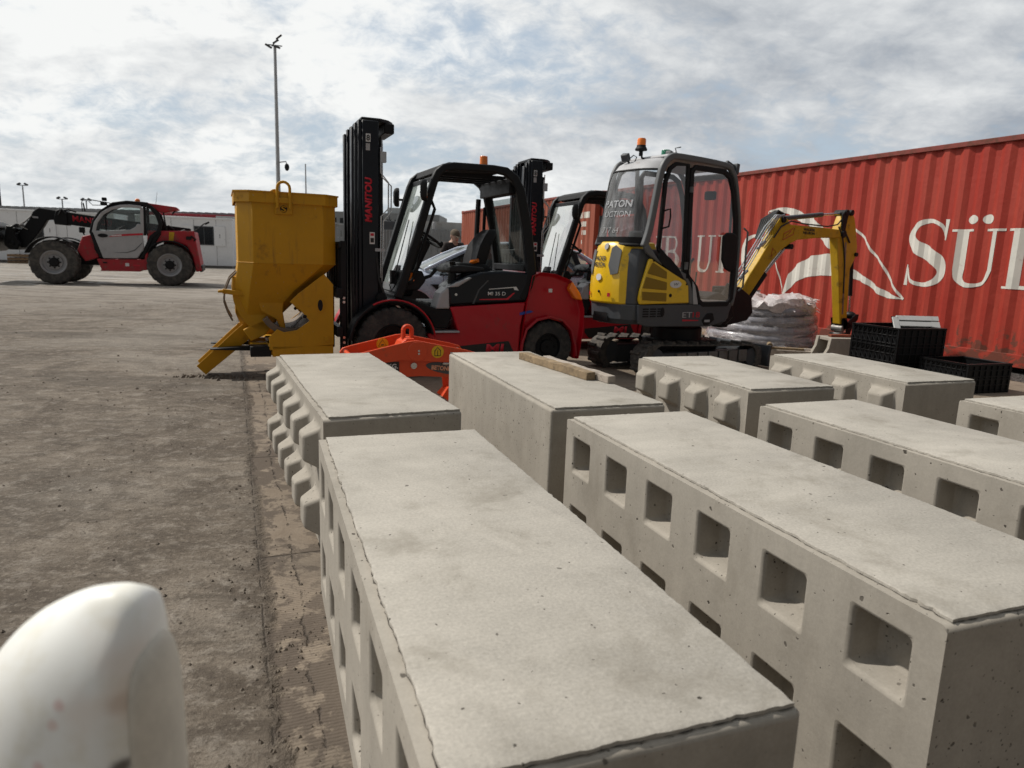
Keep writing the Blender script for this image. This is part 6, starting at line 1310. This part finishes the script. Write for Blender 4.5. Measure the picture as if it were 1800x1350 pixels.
# ------------------------------------------------------------ person behind the car (one skinned body)
def skin_body(name, joints, edges, m, parent, sub=2, root=0):
    me = bpy.data.meshes.new(name); me.from_pydata([j[0] for j in joints], edges, []); me.materials.append(K[m])
    o = bpy.data.objects.new(name, me); COL.objects.link(o)
    s_ = o.modifiers.new('skin', 'SKIN'); s_.use_smooth_shade = True
    for i, j in enumerate(joints):
        r = j[1]; me.skin_vertices[0].data[i].radius = r if isinstance(r, tuple) else (r, r)
    me.skin_vertices[0].data[root].use_root = True
    q = o.modifiers.new('sub', 'SUBSURF'); q.levels = sub; q.render_levels = sub
    if parent: o.parent = parent
    return o
def make_person():
    t = thing('person', 'person in a dark T-shirt and khaki cap standing with head bowed behind the silver car', 'person', (-1.22, 13.75, 0), RD(38))
    # local: faces -y
    J = [((0, 0, .94), (.15, .11)), ((0, 0, 1.10), (.135, .10)), ((0, -.01, 1.28), (.165, .115)), ((0, .0, 1.40), (.12, .09)), ((0, -.02, 1.49), (.055, .06)), ((0, -.05, 1.57), (.06, .07))]
    E_ = [(0, 1), (1, 2), (2, 3), (3, 4), (4, 5)]
    def chain(a, pts):
        p = a
        for c, r in pts: J.append((c, r)); E_.append((p, len(J)-1)); p = len(J)-1
        return p
    for s_ in (-1, 1):
        chain(3, [((.17*s_, 0, 1.41), (.065, .065)), ((.225*s_, .01, 1.25), .052), ((.25*s_, -.02, 1.10), .045), ((.20*s_, -.20, 1.02), .036), ((.15*s_, -.32, .98), .028), ((.14*s_, -.37, .97), (.038, .018))])
        chain(0, [((.10*s_, 0, .86), (.095, .10)), ((.105*s_, -.01, .50), (.062, .065)), ((.11*s_, .01, .30), (.056, .060)), ((.11*s_, .02, .09), (.04, .045)), ((.12*s_, -.07, .045), (.042, .035)), ((.12*s_, -.15, .035), (.036, .026))])
    body = skin_body('body', J, E_, 'skin', t)
    # head with face
    hd = MB(); rings = []; T = Matrix.Rotation(RD(18), 3, 'X'); c0 = Vector((0, -.05, 1.58))
    for z, rx, ry, oy in ((-.115, .035, .04, -.045), (-.10, .052, .062, -.03), (-.06, .066, .085, -.012), (0, .076, .098, 0), (.05, .077, .10, .004), (.09, .066, .085, .006), (.115, .03, .04, .006)):
        rings.append([c0+T @ Vector((rx*cos(a), oy+ry*sin(a), z)) for a in [2*pi*k/18 for k in range(18)]])
    hd.loft(rings)
    nose = [[c0+T @ Vector(v) for v in r] for r in ([(-.012, -.095, .03), (.012, -.095, .03), (.010, -.088, .035), (-.010, -.088, .035)], [(-.018, -.122, -.02), (.018, -.122, -.02), (.020, -.09, -.028), (-.020, -.09, -.028)])]
    hd.loft(nose)
    for s_ in (-1, 1): p = c0+T @ Vector((.077*s_, .01, -.005)); hd.ball(tuple(p), .012, .022, .033)
    h = hd.build('head', 'skin', t, sub=1)
    for s_ in (-1, 1): p = c0+T @ Vector((.030*s_, -.090, .015)); MB().ball(tuple(p), .013, .010, .008).build('eye', 'plas', h)
    p = c0+T @ Vector((0, -.094, -.052)); MB().ball(tuple(p), .024, .010, .007).build('mouth', 'redp', h)
    # cap
    cp_ = MB(); rings = []
    for z, k in ((.025, 1.05), (.06, 1.06), (.09, .95), (.12, .66), (.133, .2)): rings.append([c0+T @ Vector((.080*k*cos(a), .006+.104*k*sin(a), z)) for a in [2*pi*i/18 for i in range(18)]])
    cp_.loft(rings); cp_.loft([[c0+T @ Vector(v) for v in [(-.065, -.085, .032), (.065, -.085, .032), (.065, -.085, .040), (-.065, -.085, .040)]], [c0+T @ Vector(v) for v in [(-.045, -.17, .018), (.045, -.17, .018), (.045, -.17, .024), (-.045, -.17, .024)]]]); cp_.build('cap', 'capm', t)
    # shirt
    J2 = [((0, 0, .93), (.165, .125)), ((0, 0, 1.10), (.15, .115)), ((0, -.01, 1.28), (.18, .13)), ((0, .0, 1.40), (.135, .105)), ((0, -.012, 1.46), (.075, .075)),
          ((-.17, 0, 1.415), (.078, .078)), ((-.235, .01, 1.24), .068), ((.17, 0, 1.415), (.078, .078)), ((.235, .01, 1.24), .068)]
    skin_body('t_shirt', J2, [(0, 1), (1, 2), (2, 3), (3, 4), (3, 5), (5, 6), (3, 7), (7, 8)], 'shirt', t)
    J3 = [((0, 0, .95), (.16, .12)), ((0, 0, .88), (.15, .12))]+[v for s_ in (-1, 1) for v in (((.10*s_, 0, .80), (.105, .11)), ((.105*s_, -.01, .50), (.078, .08)), ((.11*s_, .01, .28), (.07, .075)), ((.11*s_, .02, .10), (.065, .07)))]
    skin_body('trousers', J3, [(0, 1), (1, 2), (2, 3), (3, 4), (4, 5), (1, 6), (6, 7), (7, 8), (8, 9)], 'trou', t)
    for s_ in (-1, 1):
        MB().loft([[(.12*s_+w*cos(a), y0+l*sin(a), z) for a in [2*pi*i/14 for i in range(14)]] for z, w, l, y0 in ((.0, .05, .14, -.06), (.03, .052, .14, -.06), (.07, .045, .10, -.03), (.12, .045, .055, .015))]).build('boot', 'plas', t)
        # hand: palm and five fingers
        cx = .14*s_; hb = MB().ball((cx, -.40, .97), .036, .05, .016)
        for k, (dx, l) in enumerate(((-.027, .070), (-.009, .080), (.009, .076), (.027, .060))): hb.tube([(cx+dx, -.43, .97), (cx+dx*1.1, -.43-l*.5, .965), (cx+dx*1.1, -.43-l*.8, .945)], [.009, .008, .006], 7)
        hb.tube([(cx-.03*s_, -.385, .97), (cx-.055*s_, -.41, .965), (cx-.058*s_, -.44, .955)], [.011, .010, .007], 7); hb.build('hand', 'skin', t, sub=1)
    return t
make_person()

# ------------------------------------------------------------ wrapped coil of pipe on a pallet
def make_coil():
    t = thing('pipe_coil', 'coil of grey pipe wrapped in shiny crumpled film behind the excavator arm', 'pipe coil', (3.78, 10.75, 0), RD(-10)); rc = random.Random(3)
    b = MB()
    for k, (z, R, r) in enumerate(((.20, .73, .066), (.335, .71, .066), (.47, .69, .064), (.60, .67, .062), (.70, .62, .05))):
        q = []; nn = 56
        for i in range(nn): a = 2*pi*i/nn; rr = R+.018*sin(3*a+k*1.3)+.012*sin(7*a+k); q.append((rr*cos(a), rr*sin(a), z+.02*sin(a*2+k)))
        b.tube(q, r, 12, True)
    b.build('pipe', 'coil', t)
    b = MB(); rg = []; nn = 110
    for z, R in ((.10, .86), (.14, .84), (.20, .81), (.27, .785), (.34, .79), (.40, .765), (.46, .77), (.52, .74), (.58, .735), (.64, .71), (.70, .70)):
        rg.append([((R+.012*sin(5*a+z*30)+.008*rc.gauss(0, 1)+.010*sin(17*a+z*9))*cos(a), (R+.012*sin(5*a+z*30)+.008*rc.gauss(0, 1))*sin(a), z+.018*sin(3*a+z*6)+.008*rc.gauss(0, 1)) for a in [2*pi*i/nn for i in range(nn)]])
    b.loft(rg, False)
    fm = bpy.data.materials.new('stretch_film'); fm.use_nodes = True; tt = NT(fm.node_tree)
    tr = tt.n('ShaderNodeBsdfTransparent'); gl = tt.n('ShaderNodeBsdfPrincipled', i_Roughness=.16); gl.inputs['Base Color'].default_value = (.60, .58, .60, 1); gl.inputs['Coat Weight'].default_value = 1
    tcx = tt.n('ShaderNodeTexCoord').outputs['Object']
    bn = tt.n('ShaderNodeBump', i_Strength=.9, i_Distance=.02); tt.put(bn.inputs['Height'], tt.noise(tt.vec(tcx, (1, 1, 5)), 6, 6, .65, .8)); tt.put(gl.inputs['Normal'], bn)
    mx = tt.n('ShaderNodeMixShader'); tt.put(mx.inputs[0], tt.mr(tt.noise(tt.vec(tcx, (1.5, 1.5, 7)), 2.2, 6, .65, .4), .36, .70, .10, .70)); tt.put(mx.inputs[1], tr); tt.put(mx.inputs[2], gl); tt.n('ShaderNodeOutputMaterial', i_0=mx); K['stretch'] = fm
    b.build('stretch_film', 'stretch', t)
    b = MB(); rg = []
    for z, R in ((.60, .72), (.68, .74), (.75, .70), (.79, .58), (.77, .40), (.76, .10)):
        rg.append([((R+.03*rc.gauss(0, 1)*.5+.02*sin(9*a))*cos(a), (R+.02*sin(7*a))*sin(a), z+.022*rc.gauss(0, 1)+(.05*max(0, cos(a+2.7))+.03*sin(4*a))*(z > .62)) for a in [2*pi*i/72 for i in range(72)]])
    b.loft(rg, False); b.build('crumpled_film', 'film', t)
    b = MB()
    for k in range(40):     # loose film tatters at the right-hand edge
        a = rc.uniform(-1.2, .5); r0 = .70; z = rc.uniform(.62, .80); l = rc.uniform(.04, .13)
        c = Vector((r0*cos(a), r0*sin(a), z)); d = Vector((cos(a), sin(a), rc.uniform(-.6, .2)))*l; w_ = Vector((-sin(a), cos(a), rc.uniform(-.5, .5)))*rc.uniform(.02, .05)
        b.add([c, c+w_, c+d+w_*.3, c+d*.5+w_*1.2], [(0, 1, 3), (0, 3, 2)])
    b.build('film_tatter', 'film', t, smooth=False)
    p = MB()
    for k in range(7): p.box(-.8+.24*k, -.66+.24*k, -.8, .8, .10, .125)
    for y in (-.78, -.05, .68): p.box(-.8, .78, y, y+.1, .0, .10)
    p.build('pallet', 'palw', t)
    return t
make_coil()
# timber bearer and precast trough between the excavator and the crates
tb = thing('timber_bearer', 'grey weathered timbers lying on the ground under the wrapped coil', 'timber', (3.3, 9.72, 0), RD(-12))
MB().box(-.3, 1.15, 0, .12, .0, .11).build('beam', 'wood2', tb, .006, 1); MB().box(-.5, .9, .18, .30, .0, .12).build('beam', 'wood2', tb, .006, 1); MB().cyl((.25, .0, .16), (.25, .10, .17), .035).box(-.1, .7, .02, .10, .11, .14).build('offcut', 'wood', tb)
tr = thing('precast_trough', 'pale concrete channel piece with a curved end beneath the excavator stick', 'precast channel', (4.16, 9.25, 0), RD(8))
MB().prism([(-.16, .0), (-.16, .02), (-.05, .09), (.01, .20), (.03, .335), (.72, .335), (.72, .0)], .0, .06).box(.045, .72, .06, .30, .29, .335).prism([(-.16, .0), (-.16, .02), (-.05, .09), (.01, .20), (.03, .335), (.72, .335), (.72, .0)], .30, .36).build('channel_body', 'conc', tr, .006, 2)
MB().box(.1, .62, .12, .2, .34, .37).build('rusty_bar', 'contB', tr)

# ------------------------------------------------------------ black crates
def crate(label, loc, yaw, L, D, H, tiers):
    t = thing('plastic_crate', label, 'plastic crate', loc, yaw, 'black plastic crates by the container'); hs = H/tiers; th = .02
    w = MB()
    for x0, x1, y0, y1 in ((0, L, 0, th), (0, L, D-th, D), (0, th, th, D-th), (L-th, L, th, D-th)): w.box(x0, x1, y0, y1, 0, H-.012)
    w.build('wall', 'crate', t); MB().box(th, L-th, th, D-th, .03, .05).build('base', 'crate', t)
    r = MB()
    for x0, x1, y0, y1 in ((-.014, L+.014, -.014, .026), (-.014, L+.014, D-.026, D+.014), (-.014, .026, .026, D-.026), (L-.026, L+.014, .026, D-.026)):
        r.box(x0, x1, y0, y1, H-.022, H)
    r.build('rim', 'crate', t, .004, 2)
    b = MB()
    for k in range(tiers):
        z0 = k*hs
        for f in (.08, .52, .90): 
            z = z0+hs*f; b.box(-.010, .0, 0, D, z, z+.012).box(0, L, -.010, .0, z, z+.012).box(L, L+.010, 0, D, z, z+.012)
    n = 9
    for k in range(n+1):
        y = (D-.02)*k/n; b.box(-.012, .0, y, y+.014, 0, H-.02)
    for k in range(8): x = (L-.02)*k/7; b.box(x, x+.014, -.012, .0, 0, H-.02)
    b.build('ribs', 'crate', t, .002, 1)
    b = MB()        # diagonal bracing on the lit side
    for k in range(tiers):
        for j in range(n):
            y = D*j/n; z0 = k*hs
            for a, c in (((y+.015, z0+hs*.12), (y+D/n-.005, z0+hs*.48)), ((y+.015, z0+hs*.86), (y+D/n-.005, z0+hs*.56))):
                b.tube([(-.006, a[0], a[1]), (-.006, c[0], c[1])], .005, 4)
    b.build('brace', 'crate', t, smooth=False)
    b = MB()
    for x in (-.012, L-.018):
        for y in (-.012, D-.018): b.box(x, x+.03, y, y+.03, 0, H-.021)
    b.build('corner_post', 'crate', t, .005, 2)
    return t
crate('tall black crate stack holding a white panel, against the red container', (4.29, 7.84, 0), RD(18.5), .68, .66, .615, 3)
crate('low empty black crate in front of the tall one, at the gravel edge', (4.74, 7.26, 0), RD(20), .63, .56, .315, 2)
wp = thing('slotted_tray', 'white slotted tray sticking up out of the tall black crate', 'tray', (4.42, 8.14, .0), RD(4))
pm = MB(); R_ = Matrix.Rotation(RD(-30), 3, 'X')
def pp_(x, y, z): v = R_ @ Vector((x, y, z)); return (v.x, v.y, v.z+.52)
L_ = .56
for x0, x1, z0, z1 in ((0, L_, -.16, .02), (0, .06, .02, .06), (.10, L_-.12, .06, .075), (L_-.10, L_, .02, .17), (0, .07, .06, .22), (.06, L_-.1, .11, .165), (.05, L_, .185, .24)):
    b = MB().box(x0, x1, -.008, .008, z0, z1); pm.add([pp_(*v) for v in b.v], b.f)
pm.build('slotted_plate', 'white', wp); 
b = MB().box(.0, L_, .009, .02, -.16, .235); pm = MB().add([pp_(*v) for v in b.v], b.f); pm.build('backing', 'blk', wp)

# ------------------------------------------------------------ dirty white post close to the camera
po = thing('white_barrier_post', 'blurred dirty white plastic post very close to the camera at the bottom left', 'barrier post', (-.323, .47, 0))
b = MB(); rg = []
def sec(z, xl, xr, rd, yl, yr=-.045):   # plan outline: long rounded left flank, soft ridge, short right flank
    P = []
    for k in range(6): a = pi/2*k/6; P.append((rd-(rd-xl)*cos(a)**.85, yl+(yr-yl)*sin(a)**.95, z))
    for k in range(4): a = pi/2*k/4; P.append((rd+(xr-rd)*sin(a), yr+(.01-yr)*(1-cos(a)), z))
    q = max(.012, (yl-yr)*.75); cx = (xl+xr)/2; rx = (xr-xl)/2; yb = min(yl, .02)
    for k in range(1, 7): a = pi*k/7; P.append((cx+rx*cos(a), max(yb, .01*(1-k/7)+yl*k/7)+q*sin(a)*.6, z))
    return P
for z, xl, xr, rd, yl, yr in ((0, -.15, .080, .040, .06, -.048), (.5, -.145, .080, .040, .06, -.048), (.80, -.130, .079, .042, .06, -.047), (.87, -.118, .078, .043, .057, -.046), (.905, -.104, .077, .044, .055, -.045), (.932, -.091, .0755, .045, .052, -.044), (.955, -.076, .074, .046, .049, -.042), (.974, -.060, .073, .047, .044, -.038), (.990, -.042, .0715, .048, .037, -.033), (1.004, -.021, .070, .048, .029, -.026), (1.014, -.003, .067, .048, .022, -.019), (1.022, .012, .063, .047, .014, -.013), (1.027, .024, .057, .045, .007, -.007), (1.0295, .034, .049, .042, .002, -.002)): rg.append(sec(z, xl, xr, rd, yl, yr))
b.loft(rg); b.build('post_body', 'post', po, sub=1, ang=80)
sp = MB().tube([(.049, -.040, .60), (.050, -.040, .86), (.050, -.037, .935)], [.003, .003, .001], 6).build('seam', mat('seam_grime', (.10, .10, .07), .8), po)
fl_ = MB(); rg = []
for z, k in ((.0, 1), (.80, 1), (.90, 1), (.95, .98), (.975, .92), (.992, .78), (1.003, .5), (1.007, .15)):
    rg.append([(.0645+.0145*k*cos(a)+.002*(1-z), .002+.036*k*sin(a), z-.012) for a in [2*pi*i/14 for i in range(14)]])
fl_.loft(rg).build('side_flap', 'post2', po, sub=1, ang=80)
